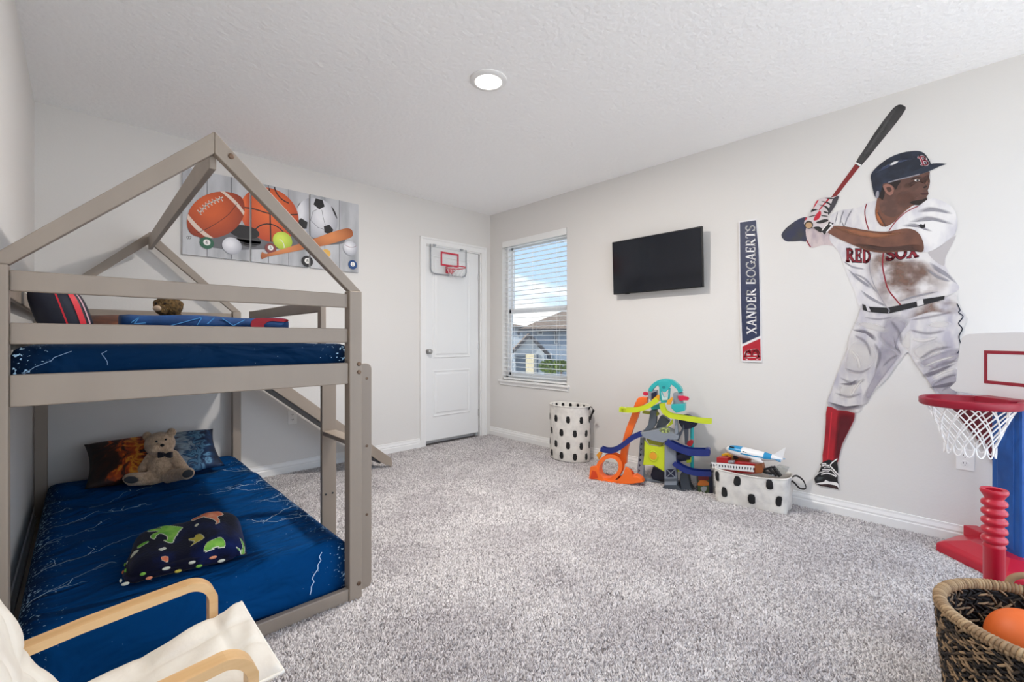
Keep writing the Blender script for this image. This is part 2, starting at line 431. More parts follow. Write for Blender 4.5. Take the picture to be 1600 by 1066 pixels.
# carpet pile
def carpet():
    rs = np.random.RandomState(5)
    N = 900000
    x = rs.uniform(XL, XR, N); y = rs.uniform(YF, YB, N)
    d = np.hypot(x, y); fw = x*SN+y*CS
    keep = (rs.rand(N) < np.clip(1.75/np.maximum(d, .2), .12, 1.0)) & (fw > -.3)
    x, y, d = x[keep], y[keep], d[keep]; n_ = len(x)
    wd = .0042*np.clip(d/1.75, 1, 1.9)*rs.uniform(.8, 1.3, n_); h = rs.uniform(.006, .0125, n_)
    a = rs.uniform(0, 2*PI, n_); lx = rs.normal(0, .0035, n_); ly = rs.normal(0, .0035, n_)
    V = np.zeros((n_, 4, 3), np.float32)
    for k in range(3):
        V[:, k, 0] = x+np.cos(a+2*PI*k/3)*wd; V[:, k, 1] = y+np.sin(a+2*PI*k/3)*wd; V[:, k, 2] = .0005
    V[:, 3, 0] = x+lx; V[:, 3, 1] = y+ly; V[:, 3, 2] = h
    Fc = np.array([[0,1,3],[1,2,3],[2,0,3]], np.int32)[None]+(np.arange(n_, dtype=np.int32)*4)[:, None, None]
    me = bpy.data.meshes.new('carpet_pile'); me.vertices.add(n_*4); me.vertices.foreach_set('co', V.ravel())
    nf = n_*3; me.loops.add(nf*3); me.loops.foreach_set('vertex_index', Fc.ravel())
    me.polygons.add(nf); me.polygons.foreach_set('loop_start', np.arange(0, nf*3, 3, dtype=np.int32)); me.polygons.foreach_set('loop_total', np.full(nf, 3, np.int32))
    me.update(calc_edges=True)
    m = mat('carpet_pile', lin(150, 142, 142), .95, sheen=.2, spec=.15)
    nn = m.node_tree; b = nn.nodes['Principled BSDF']
    g = nn.nodes.new('ShaderNodeNewGeometry'); r = nn.nodes.new('ShaderNodeValToRGB')
    r.color_ramp.elements[0].color = lin(146, 140, 140); r.color_ramp.elements[1].color = lin(246, 241, 240)
    nn.links.new(g.outputs['Random Per Island'], r.inputs[0])
    tcn = nn.nodes.new('ShaderNodeTexCoord'); nz = nn.nodes.new('ShaderNodeTexNoise'); nz.inputs['Scale'].default_value = 2.6; nz.inputs['Detail'].default_value = 4
    r2 = nn.nodes.new('ShaderNodeValToRGB'); r2.color_ramp.elements[0].position = .4; r2.color_ramp.elements[1].position = .6
    r2.color_ramp.elements[0].color = (.84, .83, .84, 1); r2.color_ramp.elements[1].color = (1, 1, 1, 1)
    mxx = nn.nodes.new('ShaderNodeMix'); mxx.data_type = 'RGBA'; mxx.blend_type = 'MULTIPLY'; mxx.inputs['Factor'].default_value = 1
    nn.links.new(tcn.outputs['Object'], nz.inputs['Vector']); nn.links.new(nz.outputs['Fac'], r2.inputs[0])
    nn.links.new(r.outputs[0], mxx.inputs['A']); nn.links.new(r2.outputs[0], mxx.inputs['B']); nn.links.new(mxx.outputs['Result'], b.inputs['Base Color'])
    me.materials.append(m)
    o = bpy.data.objects.new('carpet_pile', me); COL.objects.link(o); o.parent = fl
    o.location = -fl.location; o['kind'] = 'stuff'; o['label'] = 'light grey cut pile of the carpet'
carpet()

# ceiling lamp
lm = thing('ceiling_lamp', (1.673, 1.944, ZC), 'round white flush ceiling lamp switched on', 'lamp')
m_lens = mat('lamp_lens', (1, 1, 1), .4, emit=((1, .93, .85, 1), 6.0))
w = MB().lathe([(.105, 0), (.105, -.006), (.098, -.012), (.076, -.014), (.074, -.008), (.0745, 0)], (1.673, 1.944, ZC), 40)
w.build('trim_ring', m_white, lm, smooth=True, fix=True, angle=40)
MB().lathe([(.0, -.012), (.04, -.0118), (.073, -.009), (.073, -.004)], (1.673, 1.944, ZC), 40).build('lens', m_lens, lm, smooth=True, fix=True)
la = bpy.data.lights.new('lamp_light', 'AREA'); la.shape = 'DISK'; la.size = .14; la.energy = LAMP_POWER; la.color = (1, .945, .89)
lo = bpy.data.objects.new('lamp_light', la); COL.objects.link(lo); lo.parent = lm; lo.location = (0, 0, -.016)

# ------------------------------------------------------------------ bunk bed
m_bed = mat('grey_brown_painted_pine', lin(146, 133, 120), .45, noise=(lin(154, 141, 127), 6, .35, .7), stretch=(1, 1, .15), bump=(40, .04, .002))
m_bolt = mat('bronze_bolt_cap', lin(110, 88, 72), .4, .6)
m_slide = mat('slide_panel_dark', lin(60, 60, 62), .4)
BX0, BX1, BY0, BY1 = -.2, .885, 1.87, 3.97
PW = .055
bed = thing('bunk_bed', ((BX0+BX1)/2, (BY0+BY1)/2, 0), 'grey-brown wooden house-frame bunk bed with ladder and slide', 'bunk bed')
def bb_(name, *a, parent=bed, m=None): return MB().box(*a).build(name, m or m_bed, parent, bevel=.004)
ZP = 1.335
posts = {}
for x0 in (BX0, BX1-PW):
    for y0 in (BY0, BY1-PW):
        posts[x0, y0] = bb_('post', x0, x0+PW, y0, y0+PW, 0, ZP)
AX, AZ = (BX0+BX1)/2, 1.862
def rafter(y0, s_):
    xe = BX0 if s_ < 0 else BX1
    # outer edge from post corner to apex, inner edge parallel
    dx, dz_ = AX-xe, AZ-ZP; L = math.hypot(dx, dz_); nx, nz = (dz_/L, -dx/L) if s_ < 0 else (-dz_/L, dx/L)
    if nz > 0: nx, nz = -nx, -nz
    t = PW
    e = [(xe, ZP), (AX, AZ), (AX, AZ-t/ (abs(dx)/L)), (xe+(PW if s_ < 0 else -PW), ZP)]
    # inner edge starts at the post's inner top corner
    MB().prism([(x, y0, z) for x, z in e], (0, PW*.62, 0)).build('rafter', m_bed, bed, bevel=.003, fix=True)
for y0 in (BY0+.008, BY1-PW+.008):
    rafter(y0, -1); rafter(y0, 1)
MB().box(AX-.011, AX+.011, BY0+.04, BY1-.05, AZ-.125, AZ-.035).build('ridge_beam', m_bed, bed, bevel=.003)
# end rails (near and far), then side rails
for y0 in (BY0+.018, BY1-.036):
    bb_('guard_rail', BX0+PW, BX1-PW, y0, y0+.018, 1.262, 1.322)
    bb_('guard_rail', BX0+PW, BX1-PW, y0, y0+.018, 1.112, 1.173)
    bb_('bed_rail', BX0+PW, BX1-PW, y0-.006, y0+.02, .935, 1.026)
    bb_('floor_rail', BX0+PW, BX1-PW, y0-.01, y0+.018, 0, .058)
bb_('floor_rail', BX0+.012, BX0+.04, BY0+PW, BY1-PW, 0, .058)
bb_('floor_rail', BX1-.04, BX1-.012, BY0+PW, BY1-PW, 0, .058)
bb_('bed_rail', BX0+.012, BX0+.036, BY0+PW, BY1-PW, .935, 1.026)
bb_('bed_rail', BX1-.036, BX1-.012, BY0+PW, BY1-PW, .935, 1.026)
for z0, z1 in ((1.262, 1.322), (1.112, 1.173)):
    bb_('guard_rail', BX0+.016, BX0+.034, BY0+PW, BY1-PW, z0, z1)
    bb_('guard_rail', BX1-.034, BX1-.016, 2.262, 3.5, z0, z1)
bb_('guard_post', BX1-.04, BX1-.012, 2.235, 2.275, 1.027, 1.322); bb_('guard_post', BX1-.04, BX1-.012, 3.49, 3.53, 1.027, 1.322)
for i in range(11):   # bed slats under both mattresses
    y = 2.0+i*.18
    bb_('slat', BX0+.04, BX1-.04, y, y+.07, .955, .972)
for z in (1.02, .985, .07):
    MB().lathe([(.009, 0), (.009, .003), (.006, .005)], (BX1-.014, BY0, z), 14, ((1,0,0),(0,0,1),(0,-1,0))).build('bolt_cap', m_bolt, bed)
MB().lathe([(.010, 0), (.010, .003), (.006, .005)], (AX+.05, BY0+.008, AZ-.075), 14, ((1,0,0),(0,0,1),(0,-1,0))).build('bolt_cap', m_bolt, bed)
# ladder
lad = None
def lrail(y0):
    x0, x1 = BX1+.001, BX1+.074; r = .025
    pts = [(x0, .002)]+[(x1-r+r*math.cos(a), .002+r+r*math.sin(a)) for a in (-PI/2, -PI/3, -PI/6, 0)]+[(x1-r+r*math.cos(a), 1.018-r+r*math.sin(a)) for a in (0, PI/6, PI/3, PI/2)]+[(x0, 1.018)]
    return MB().prism([(x, y0, z) for x, z in pts], (0, .026, 0))
lad = lrail(1.928).build('ladder', m_bed, bed, bevel=.003, fix=True); lad['label'] = 'short upright ladder on the bed side'
lrail(2.322).build('ladder_rail', m_bed, lad, bevel=.003, fix=True)
MB().box(BX1+.003, BX1+.072, 1.954, 2.322, .638, .660).build('step', m_bed, lad, bevel=.003)
for z in (.95, .335, .645): MB().lathe([(.006, 0), (.006, .002), (.003, .003)], (BX1+.05, 1.928, z), 12, ((1,0,0),(0,0,1),(0,-1,0))).build('bolt_cap', m_bolt, lad)
for x in (.02, .055): MB().lathe([(.005, 0), (.005, .002), (.003, .003)], (BX1+x, 2.322, .335), 12, ((1,0,0),(0,0,1),(0,-1,0))).build('bolt_cap', m_slide, lad)
# slide: two side boards and a chute
SX0, SZ0, SX1, SZ1 = BX1+.004, .905, 1.93, .055
def sboard(y0):
    d = Vector((SX1-SX0, 0, SZ1-SZ0)).normalized(); nrm = Vector((-d.z, 0, d.x))
    a = Vector((SX0, y0, SZ0)); b = Vector((SX1, y0, SZ1)); h = .055
    pts = [a-nrm*h*1.0+d*.0, b-nrm*.0-d*.06+Vector((0,0,-.035)), Vector((SX1+.045, y0, .008)), Vector((SX1+.055, y0, .03)), b+nrm*h*.9+d*.02, a+nrm*h]
    pts = [Vector((max(p.x, SX0), y0, max(p.z, .006))) for p in pts]
    return MB().prism(pts, (0, .02, 0))
sld = sboard(3.60).build('slide', m_bed, bed, bevel=.004, fix=True); sld['label'] = 'sloping wooden slide at the far end of the bed'
sboard(3.93).build('side_board', m_bed, sld, bevel=.004, fix=True)
d = Vector((SX1-SX0, 0, SZ1-SZ0)).normalized(); nr = Vector((-d.z, 0, d.x))
MB().obox(Vector(((SX0+SX1)/2, 3.775, (SZ0+SZ1)/2))-nr*.03+d*.0, (d, (0,1,0), nr), ((Vector((SX1-SX0, 0, SZ1-SZ0)).length/2-.035), .155, .008)).build('chute', m_slide, sld)

# ------------------------------------------------------------------ bedding
def sheet_mat(name, base, dark, seed):
    m = bpy.data.materials.new(name); m.use_nodes = True; n = m.node_tree; b = n.nodes['Principled BSDF']
    b.inputs['Roughness'].default_value = .85; b.inputs['Specular IOR Level'].default_value = .08
    t = n.nodes.new('ShaderNodeTexCoord'); s_ = n.nodes.new('ShaderNodeSeparateXYZ'); n.links.new(t.outputs['Generated'], s_.inputs[0])
    def mth(op, a, b_=None):
        q = n.nodes.new('ShaderNodeMath'); q.operation = op
        for i, x in enumerate((a, b_)):
            if x is None: continue
            if isinstance(x, (int, float)): q.inputs[i].default_value = x
            else: n.links.new(x, q.inputs[i])
        return q.outputs[0]
    # distance from the middle across the bed: 0 centre .. 1 edge
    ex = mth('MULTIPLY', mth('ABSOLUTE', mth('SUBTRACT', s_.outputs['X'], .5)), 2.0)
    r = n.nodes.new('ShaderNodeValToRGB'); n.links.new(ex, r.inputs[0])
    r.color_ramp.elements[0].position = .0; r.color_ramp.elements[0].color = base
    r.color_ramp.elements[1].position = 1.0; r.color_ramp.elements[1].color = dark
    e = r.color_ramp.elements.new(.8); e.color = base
    nz = n.nodes.new('ShaderNodeTexNoise'); nz.inputs['Scale'].default_value = 95; nz.inputs['Detail'].default_value = 2; n.links.new(t.outputs['Object'], nz.inputs['Vector'])
    n2 = n.nodes.new('ShaderNodeTexNoise'); n2.inputs['Scale'].default_value = 5; n2.inputs['Detail'].default_value = 3; n.links.new(t.outputs['Object'], n2.inputs['Vector'])
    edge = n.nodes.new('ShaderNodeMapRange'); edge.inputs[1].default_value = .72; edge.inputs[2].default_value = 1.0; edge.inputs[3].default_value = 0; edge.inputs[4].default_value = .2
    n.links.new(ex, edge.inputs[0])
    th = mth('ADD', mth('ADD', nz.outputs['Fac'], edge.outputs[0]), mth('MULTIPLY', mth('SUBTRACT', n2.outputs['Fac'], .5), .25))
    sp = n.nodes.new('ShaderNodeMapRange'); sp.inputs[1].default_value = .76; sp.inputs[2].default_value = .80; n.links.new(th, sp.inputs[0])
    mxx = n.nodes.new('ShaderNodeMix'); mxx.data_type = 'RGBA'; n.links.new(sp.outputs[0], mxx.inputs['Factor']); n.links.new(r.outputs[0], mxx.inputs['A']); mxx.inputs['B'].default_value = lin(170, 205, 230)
    n.links.new(mxx.outputs['Result'], b.inputs['Base Color'])
    mpf = n.nodes.new('ShaderNodeMapping'); mpf.inputs['Scale'].default_value = (2.2, 6.5, 3.0); mpf.inputs['Rotation'].default_value = (0, 0, .35); n.links.new(t.outputs['Object'], mpf.inputs[0])
    nf = n.nodes.new('ShaderNodeTexNoise'); nf.inputs['Scale'].default_value = 1.6; nf.inputs['Detail'].default_value = 3; nf.inputs['Distortion'].default_value = .8; n.links.new(mpf.outputs[0], nf.inputs['Vector'])
    bf = n.nodes.new('ShaderNodeBump'); bf.inputs['Strength'].default_value = .9; bf.inputs['Distance'].default_value = .06; n.links.new(nf.outputs['Fac'], bf.inputs['Height']); n.links.new(bf.outputs[0], b.inputs['Normal'])
    return m
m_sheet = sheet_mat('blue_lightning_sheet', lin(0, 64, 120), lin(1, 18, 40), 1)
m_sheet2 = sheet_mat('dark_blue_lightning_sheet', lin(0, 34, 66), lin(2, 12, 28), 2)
m_bolt_print = mat('lightning_print', lin(190, 218, 240), .6)
MX0, MX1, MY0, MY1 = BX0+.05, BX1-.028, BY0+.058, BY1-.06
def z_low(x, y):
    d = min(x-MX0, MX1-x, y-MY0, MY1-y); r = .07
    z = .262
    if d < r: z -= r*(1-math.sqrt(max(0, 1-(1-max(d, 0)/r)**2)))
    far = min(1, max(.15, (y-2.35)/.7))
    rg = lambda s_: (1-abs(math.sin(s_)))**2
    wv = .006*math.sin(9*y+7*x+1.2*math.sin(5*x))*far+.020*far*rg(7*y+4.5*x+1.3*math.sin(6*x))+.016*far*rg(10*y-3*x+1.7*math.sin(5*x+2*y))+.004*math.sin(17*y-11*x)*far-.012
    return z+wv*min(1, max(0, d)/.08)
def mattress(name, zf, zb, label, m):
    w = MB(); NX, NY = 60, 110
    e = lambda t: .5-.5*math.cos(PI*t)
    xs = [MX0+(MX1-MX0)*((i/NX)*.55+e(i/NX)*.45) for i in range(NX+1)]; ys = [MY0+(MY1-MY0)*((j/NY)*.6+e(j/NY)*.4) for j in range(NY+1)]
    idx = {}
    for i, x in enumerate(xs):
        for j, y in enumerate(ys): idx[i, j] = len(w.v); w.v.append(Vector((x, y, zf(x, y))))
    for i in range(NX):
        for j in range(NY): w.f.append((idx[i, j], idx[i+1, j], idx[i+1, j+1], idx[i, j+1]))
    loop = [(i, 0) for i in range(NX)]+[(NX, j) for j in range(NY)]+[(i, NY) for i in range(NX, 0, -1)]+[(0, j) for j in range(NY, 0, -1)]
    prev = [idx[q] for q in loop]; cx, cy = (MX0+MX1)/2, (MY0+MY1)/2
    z0 = zf(MX0, cy)
    for k, (zz, g) in enumerate(((.75, .012), (.4, .016), (.12, .010), (0, -.004))):
        cur = []
        for q in loop:
            p = w.v[idx[q]]; nx = (1 if q[0] == NX else -1 if q[0] == 0 else 0); ny = (1 if q[1] == NY else -1 if q[1] == 0 else 0)
            s_ = len(cur)*.31
            cur.append(len(w.v)); w.v.append(Vector((p.x+nx*g*.6, p.y+ny*(g*.6+.003*math.sin(s_)), zb+(p.z-zb)*zz)))
        L = len(loop)
        for a in range(L): w.f.append((prev[a], cur[a], cur[(a+1) % L], prev[(a+1) % L]))
        prev = cur
    w.f.append(tuple(prev))
    o = w.build(name, m, None, smooth=True, fix=True)
    return o
def lightning(x, y, dx, dy, n, step, rs):
    pts = [(x, y)]; br = []
    for i in range(n):
        x += (dx+rs.uniform(-.8, .8))*step; y += (dy+rs.uniform(-.8, .8))*step; pts.append((x, y))
        if rs.random() < .18: br.append((x, y))
    return pts, br
def bolts(mb, starts, zf, seed, wd=.0035):
    rs = random.Random(seed)
    def strip(pts, w_):
        o = ribbon(pts, [w_*(1-.7*i/len(pts)) for i in range(len(pts))]); n_ = len(pts)
        k = len(mb.v); mb.v += [Vector((p[0], p[1], zf(*p)+.0018)) for p in o]
        for i in range(n_-1): mb.f.append((k+i, k+i+1, k+2*n_-2-i, k+2*n_-1-i))
    for x, y, dx, dy in starts:
        pts, br = lightning(x, y, dx, dy, rs.randint(14, 24), .015, rs)
        pts = [p for p in pts if MX0+.015 < p[0] < MX1-.015 and MY0+.02 < p[1] < MY1-.02]
        if len(pts) > 2: strip(pts, wd)
        for bx, by in br:
            p2, _ = lightning(bx, by, dx*.6+rs.uniform(-.7, .7), dy*.6+rs.uniform(-.7, .7), 7, .013, rs)
            p2 = [p for p in p2 if MX0+.015 < p[0] < MX1-.015 and MY0+.02 < p[1] < MY1-.02]
            if len(p2) > 2: strip(p2, wd*.7)
lowm = thing('mattress', ((MX0+MX1)/2, (MY0+MY1)/2, .035), 'lower bunk mattress in a royal blue sheet with lightning print', 'mattress')
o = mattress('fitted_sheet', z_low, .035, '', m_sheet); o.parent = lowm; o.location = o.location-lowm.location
w = MB()
bolts(w, [(MX0+.02, 2.75, .9, .35), (MX0+.02, 2.95, .9, .5), (MX0+.02, 3.2, .9, .3), (MX0+.02, 2.45, .9, .5), (MX0+.02, 2.2, .9, .4),
          (MX1-.02, 2.75, -.9, -.2), (MX1-.02, 2.9, -.9, .3), (MX1-.02, 3.1, -.7, -.3), (MX1-.02, 2.5, -.8, -.5), (MX1-.02, 3.4, -.7, .3), (MX1-.02, 2.3, -.7, .2), (MX1-.02, 2.6, -.8, .4)], z_low, 4)
# one bolt running down the near face
rs = random.Random(8); pts = [(.73, .235)]
for i in range(10): pts.append((pts[-1][0]+rs.uniform(-.016, .008), pts[-1][1]-.016))
q = ribbon(pts, .0035); k = len(w.v); w.v += [Vector((x, MY0-.0125, z)) for x, z in q]
for i in range(len(pts)-1): w.f.append((k+i, k+i+1, k+2*len(pts)-2-i, k+2*len(pts)-1-i))
w.build('lightning_print', m_bolt_print, lowm)['kind'] = 'stuff'
def z_up(x, y):
    d = min(x-MX0, MX1-x, y-MY0, MY1-y); r = .04; z = 1.108
    if d < r: z -= r*(1-math.sqrt(max(0, 1-(1-max(d, 0)/r)**2)))
    return z+.003*math.sin(9*y+5*x)*min(1, max(0, d)/.08)
upm = thing('mattress', ((MX0+MX1)/2, (MY0+MY1)/2, .974), 'upper bunk mattress in a dark blue sheet behind the rails', 'mattress')
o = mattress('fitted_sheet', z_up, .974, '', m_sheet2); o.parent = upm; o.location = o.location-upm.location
w = MB()
for x0, n_ in ((-.02, 8), (.06, 5)):
    rs = random.Random(int(x0*100)+30); pts = [(x0, 1.09)]
    for i in range(n_): pts.append((pts[-1][0]+rs.uniform(-.022, .006), pts[-1][1]-.009))
    q = ribbon(pts, .0018); k = len(w.v); w.v += [Vector((x, MY0-.0125, z)) for x, z in q]
    for i in range(len(pts)-1): w.f.append((k+i, k+i+1, k+2*len(pts)-2-i, k+2*len(pts)-1-i))
w.build('lightning_print', mat('dim_lightning_print', lin(120, 146, 176), .7), upm)['kind'] = 'stuff'

def pillow_mesh(c, ax, w_, l_, t_, n_=28):
    e1, e2, e3 = [Vector(a).normalized() for a in ax]; c = Vector(c); mb = MB()
    def f(sgn):
        def g(a, b):
            x, y = a*2-1, b*2-1
            px = x*(1-.10*(1-abs(y))**1.0*0-.07*(1-y*y)*abs(x)**3); py = y*(1-.07*(1-x*x)*abs(y)**3)
            th = (max(0, 1-abs(x)**2.6)*max(0, 1-abs(y)**2.6))**.5
            wr = .03*math.sin(7*x+3*y)*th
            return c+e1*px*w_/2+e2*py*l_/2+e3*sgn*t_/2*(th+wr)
        return g
    mb.grid(f(1), n_, n_); mb.grid(f(-1), n_, n_)
    return mb
def weld(o, d=.0004):
    bm = bmesh.new(); bm.from_mesh(o.data); bmesh.ops.remove_doubles(bm, verts=bm.verts, dist=d); bmesh.ops.recalc_face_normals(bm, faces=bm.faces); bm.to_mesh(o.data); bm.free()
    o.data.polygons.foreach_set('use_smooth', [True]*len(o.data.polygons))
    return o
def ramp_noise_mat(name, stops, scale, distort, axis='X', mixn=.35, rough=.7):
    """print that runs through colour stops along an axis of the object, broken up by noise"""
    m = bpy.data.materials.new(name); m.use_nodes = True; n = m.node_tree; b = n.nodes['Principled BSDF']; b.inputs['Roughness'].default_value = rough
    t = n.nodes.new('ShaderNodeTexCoord'); s_ = n.nodes.new('ShaderNodeSeparateXYZ'); n.links.new(t.outputs['Generated'], s_.inputs[0])
    nz = n.nodes.new('ShaderNodeTexNoise'); nz.inputs['Scale'].default_value = scale; nz.inputs['Detail'].default_value = 4; nz.inputs['Distortion'].default_value = distort
    n.links.new(t.outputs['Object'], nz.inputs['Vector'])
    a = n.nodes.new('ShaderNodeMath'); a.operation = 'MULTIPLY_ADD'; n.links.new(nz.outputs['Fac'], a.inputs[0]); a.inputs[1].default_value = mixn; a.inputs[2].default_value = -mixn/2
    q = n.nodes.new('ShaderNodeMath'); q.operation = 'ADD'; n.links.new(s_.outputs[axis], q.inputs[0]); n.links.new(a.outputs[0], q.inputs[1])
    r = n.nodes.new('ShaderNodeValToRGB'); n.links.new(q.outputs[0], r.inputs[0])
    els = r.color_ramp.elements
    els[0].position, els[0].color = stops[0]; els[1].position, els[1].color = stops[-1]
    for p, c in stops[1:-1]: e = els.new(p); e.color = c
    n.links.new(r.outputs[0], b.inputs['Base Color'])
    return m
DK = lin(38, 18, 14)
m_fire = ramp_noise_mat('fire_and_ice_print', [(0, lin(20, 12, 12)), (.1, DK), (.2, lin(60, 26, 14)), (.27, lin(200, 80, 20)), (.33, lin(235, 160, 50)), (.37, lin(190, 80, 20)), (.44, lin(50, 26, 22)), (.55, lin(70, 70, 84)), (.68, lin(150, 170, 185)), (.76, lin(20, 60, 100)), (.82, lin(100, 150, 185)), (.87, lin(14, 50, 90)), (1, lin(8, 24, 50))], 9, 2.5, mixn=.55)
tilt = math.radians(27)
o = weld(pillow_mesh((.355, 3.69, .378), ((1, -.02, .012), (0, math.cos(tilt), math.sin(tilt)), (0, -math.sin(tilt), math.cos(tilt))), .68, .42, .135).build('pillow', m_fire))
tag(o, 'fire and ice print pillow behind the teddy bear on the lower bunk', 'pillow')
m_brown = ramp_noise_mat('brown_fire_print', [(0, lin(30, 18, 14)), (.4, lin(84, 48, 34)), (.7, lin(120, 66, 40)), (1, lin(40, 22, 18))], 12, 2, mixn=.7)
o = weld(pillow_mesh((.12, 3.3, 1.185), ((1, 0, 0), (0, 1, .05), (0, -.05, 1)), .36, .5, .15).build('pillow', m_brown))
tag(o, 'brown print pillow beside the blue comforter on the upper bunk', 'pillow')

# folded comforter on the upper bunk (blue with pale lines and a red corner)
m_comf = mat('blue_comforter', lin(14, 70, 128), .75, noise=(lin(8, 48, 96), 7, .4, .7), bump=(25, .3, .01))
m_comfred = mat('comforter_red_print', lin(150, 22, 40), .75)
m_comfline = mat('comforter_line_print', lin(70, 140, 200), .75)
cf = thing('comforter', (.475, 2.72, 1.108), 'folded blue comforter with red corner on the upper bunk', 'comforter')
def roll(z0, z1, y0, y1, x0, x1, nm, parent):
    w = MB(); rings = []
    for i in range(25):
        t = i/24; x = x0+(x1-x0)*t; end = min(1, (min(t, 1-t)/.03))**.5*.12+.88
        ring = []
        for j in range(28):
            a = 2*PI*j/28; c_, s_ = math.cos(a), math.sin(a)
            sq = lambda v: math.copysign(abs(v)**.55, v)
            ring.append((x, (y0+y1)/2+sq(c_)*(y1-y0)/2*end, (z0+z1)/2+sq(s_)*(z1-z0)/2*(end)+.004*math.sin(11*t+j*.4)))
        rings.append(ring)
    return w.loft(rings).build(nm, m_comf, parent, smooth=True, fix=True)
roll(1.108, 1.180, 2.58, 2.90, .12, .82, 'lower_fold', cf); roll(1.172, 1.242, 2.585, 2.89, .13, .815, 'upper_fold', cf)
w = MB()
for pts in ([(.30, 1.19), (.42, 1.232), (.40, 1.195)], [(.47, 1.232), (.44, 1.2)], [(.5, 1.232), (.55, 1.195), (.6, 1.225)], [(.16, 1.2), (.19, 1.228), (.17, 1.195), (.21, 1.2)]):
    for a_, b_ in zip(pts[:-1], pts[1:]): w.beam((a_[0], 2.5845, a_[1]), (b_[0], 2.5845, b_[1]), .004, .005, (0, 1, 0))
w.build('line_print', m_comfline, cf)['kind'] = 'stuff'
w = MB().prism([(x, 2.5825, z) for x, z in smoothpoly([(.63, 1.19), (.64, 1.23), (.70, 1.238), (.80, 1.235), (.795, 1.22), (.72, 1.222), (.69, 1.205), (.685, 1.19)])], (0, .004, 0)); w.build('red_print', m_comfred, cf)

# backpack on the upper bunk
m_navy = mat('navy_nylon', lin(16, 20, 40), .5, bump=(60, .2, .003)); m_redn = mat('red_nylon', lin(214, 22, 44), .5); m_pale = mat('pale_print', lin(200, 160, 170), .5)
bp = thing('backpack', (-.07, 2.62, 1.108), 'navy backpack with red stripes at the wall side of the upper bunk', 'backpack')
def bpx(a, z):  # side silhouette leaning to the left
    return Vector((-.085+a*.088*(1-.18*abs(z-.12)/.12)-(z-.12)*.28+.03, 0, 1.112+z))
w = MB(); rings = []
for i in range(15):
    t = i/14; z = .245*t; r = (max(0, 1-abs(2*t-1)**3.2))**.45*.9+.1*(0 if i in (0, 14) else 1)
    c = bpx(0, z)
    rings.append([(c.x+math.copysign(abs(math.cos(2*PI*j/24))**.7, math.cos(2*PI*j/24))*.085*r, 2.62+math.copysign(abs(math.sin(2*PI*j/24))**.7, math.sin(2*PI*j/24))*.075*r, c.z) for j in range(24)])
w.loft(rings).build('bag_body', m_navy, bp, smooth=True, fix=True)
def bstripe(a0, wd, mm, nm):
    w = MB(); pl, pr = [], []
    for i in range(13):
        t = .1+.8*i/12; z = .245*t; r = (1-abs(2*t-1)**3.2)**.45; c = bpx(0, z)
        for aa, lst in ((a0-wd/2, pl), (a0+wd/2, pr)):
            x = aa*.085*r; yy = (max(0, 1-(abs(aa))**(2/.7)))**(.7/2)
            lst.append(Vector((c.x+x, 2.62-.075*r*yy-.0035, c.z)))
    w.loft([pl, pr], cap=False, closed=False); w.build(nm, mm, bp)
bstripe(.62, .22, m_redn, 'red_stripe'); bstripe(.05, .07, m_redn, 'zip'); bstripe(.86, .06, m_pale, 'pale_stripe')

# ------------------------------------------------------------------ plush animals (one remeshed body each)
def remeshed(mb, name, m, parent, vox, smooth_it=4):
    o = mb.build(name, m, parent, smooth=True)
    r = o.modifiers.new('skin', 'REMESH'); r.mode = 'VOXEL'; r.voxel_size = vox; r.use_smooth_shade = True
    s_ = o.modifiers.new('soft', 'SMOOTH'); s_.factor = .5; s_.iterations = smooth_it
    return o
Rv = Vector((CS, -SN, 0)); Fv = Vector((SN, CS, 0)); Uv = Vector((0, 0, 1))
def limb(mb, a, b, ra, rb, n_=7):
    a, b = Vector(a), Vector(b)
    for i in range(n_):
        t = i/(n_-1); mb.ball(a.lerp(b, t), ra+(rb-ra)*t, 12)
m_fur = mat('tan_plush_fur', lin(218, 188, 156), .95, noise=(lin(184, 152, 122), 60, .35, .7), bump=(140, .9, .008), sheen=.4)
m_pad = mat('grey_velvet', lin(72, 74, 78), .9); m_blackp = mat('black_plastic', lin(14, 14, 15), .25); m_bow = mat('dark_satin', lin(34, 34, 44), .35)
t0 = 2.76
tb = thing('teddy_bear', atT(256, 750, 2.70)*1.0, 'tan teddy bear with dark bow tie sitting on the lower bunk', 'teddy bear')
tb.location.z = .262
hd = atT(250, 694, t0); bd = atT(254, 728, t0)
w = MB()
w.ball(hd, (.082, .072, .074), 20, (Rv, Fv, Uv)); w.ball(hd-Fv*.055+Uv*-.018+Rv*.012, (.036, .034, .030), 16, (Rv, Fv, Uv))
w.ball(bd, (.078, .068, .088), 20, (Rv, Fv, Uv)); w.ball(atT(253, 712, t0), .05, 14)
for u, v in ((230, 682), (268, 676)): w.ball(atT(u, v, t0+.01), (.030, .016, .030), 12, (Rv, Fv, Uv))
limb(w, atT(237, 715, t0), atT(219, 739, t0-.02), .034, .028); limb(w, atT(270, 712, t0), atT(288, 733, t0-.02), .034, .027)
limb(w, atT(246, 747, t0-.02), atT(207, 749, t0-.13), .042, .038); limb(w, atT(264, 745, t0-.02), atT(291, 740, t0-.11), .040, .034)
w.ball(atT(207, 748, t0-.15), (.058, .024, .034), 14, (Rv, Fv, Uv)); w.ball(atT(292, 740, t0-.14), (.046, .024, .036), 14, ((Rv+Uv*.3), Fv, (Uv-Rv*.3)))
body = remeshed(w, 'body', m_fur, tb, .006)
for u, v in ((244.5, 690), (259, 687)): MB().ball(atT(u, v, t0-.071), .0062, 10).build('eye', m_blackp, tb, smooth=True)
MB().ball(atT(253.5, 696, t0-.1), (.012, .008, .009), 12, (Rv, Fv, Uv)).build('nose', m_blackp, tb, smooth=True)
bw = MB(); c = atT(258, 711, t0-.082)
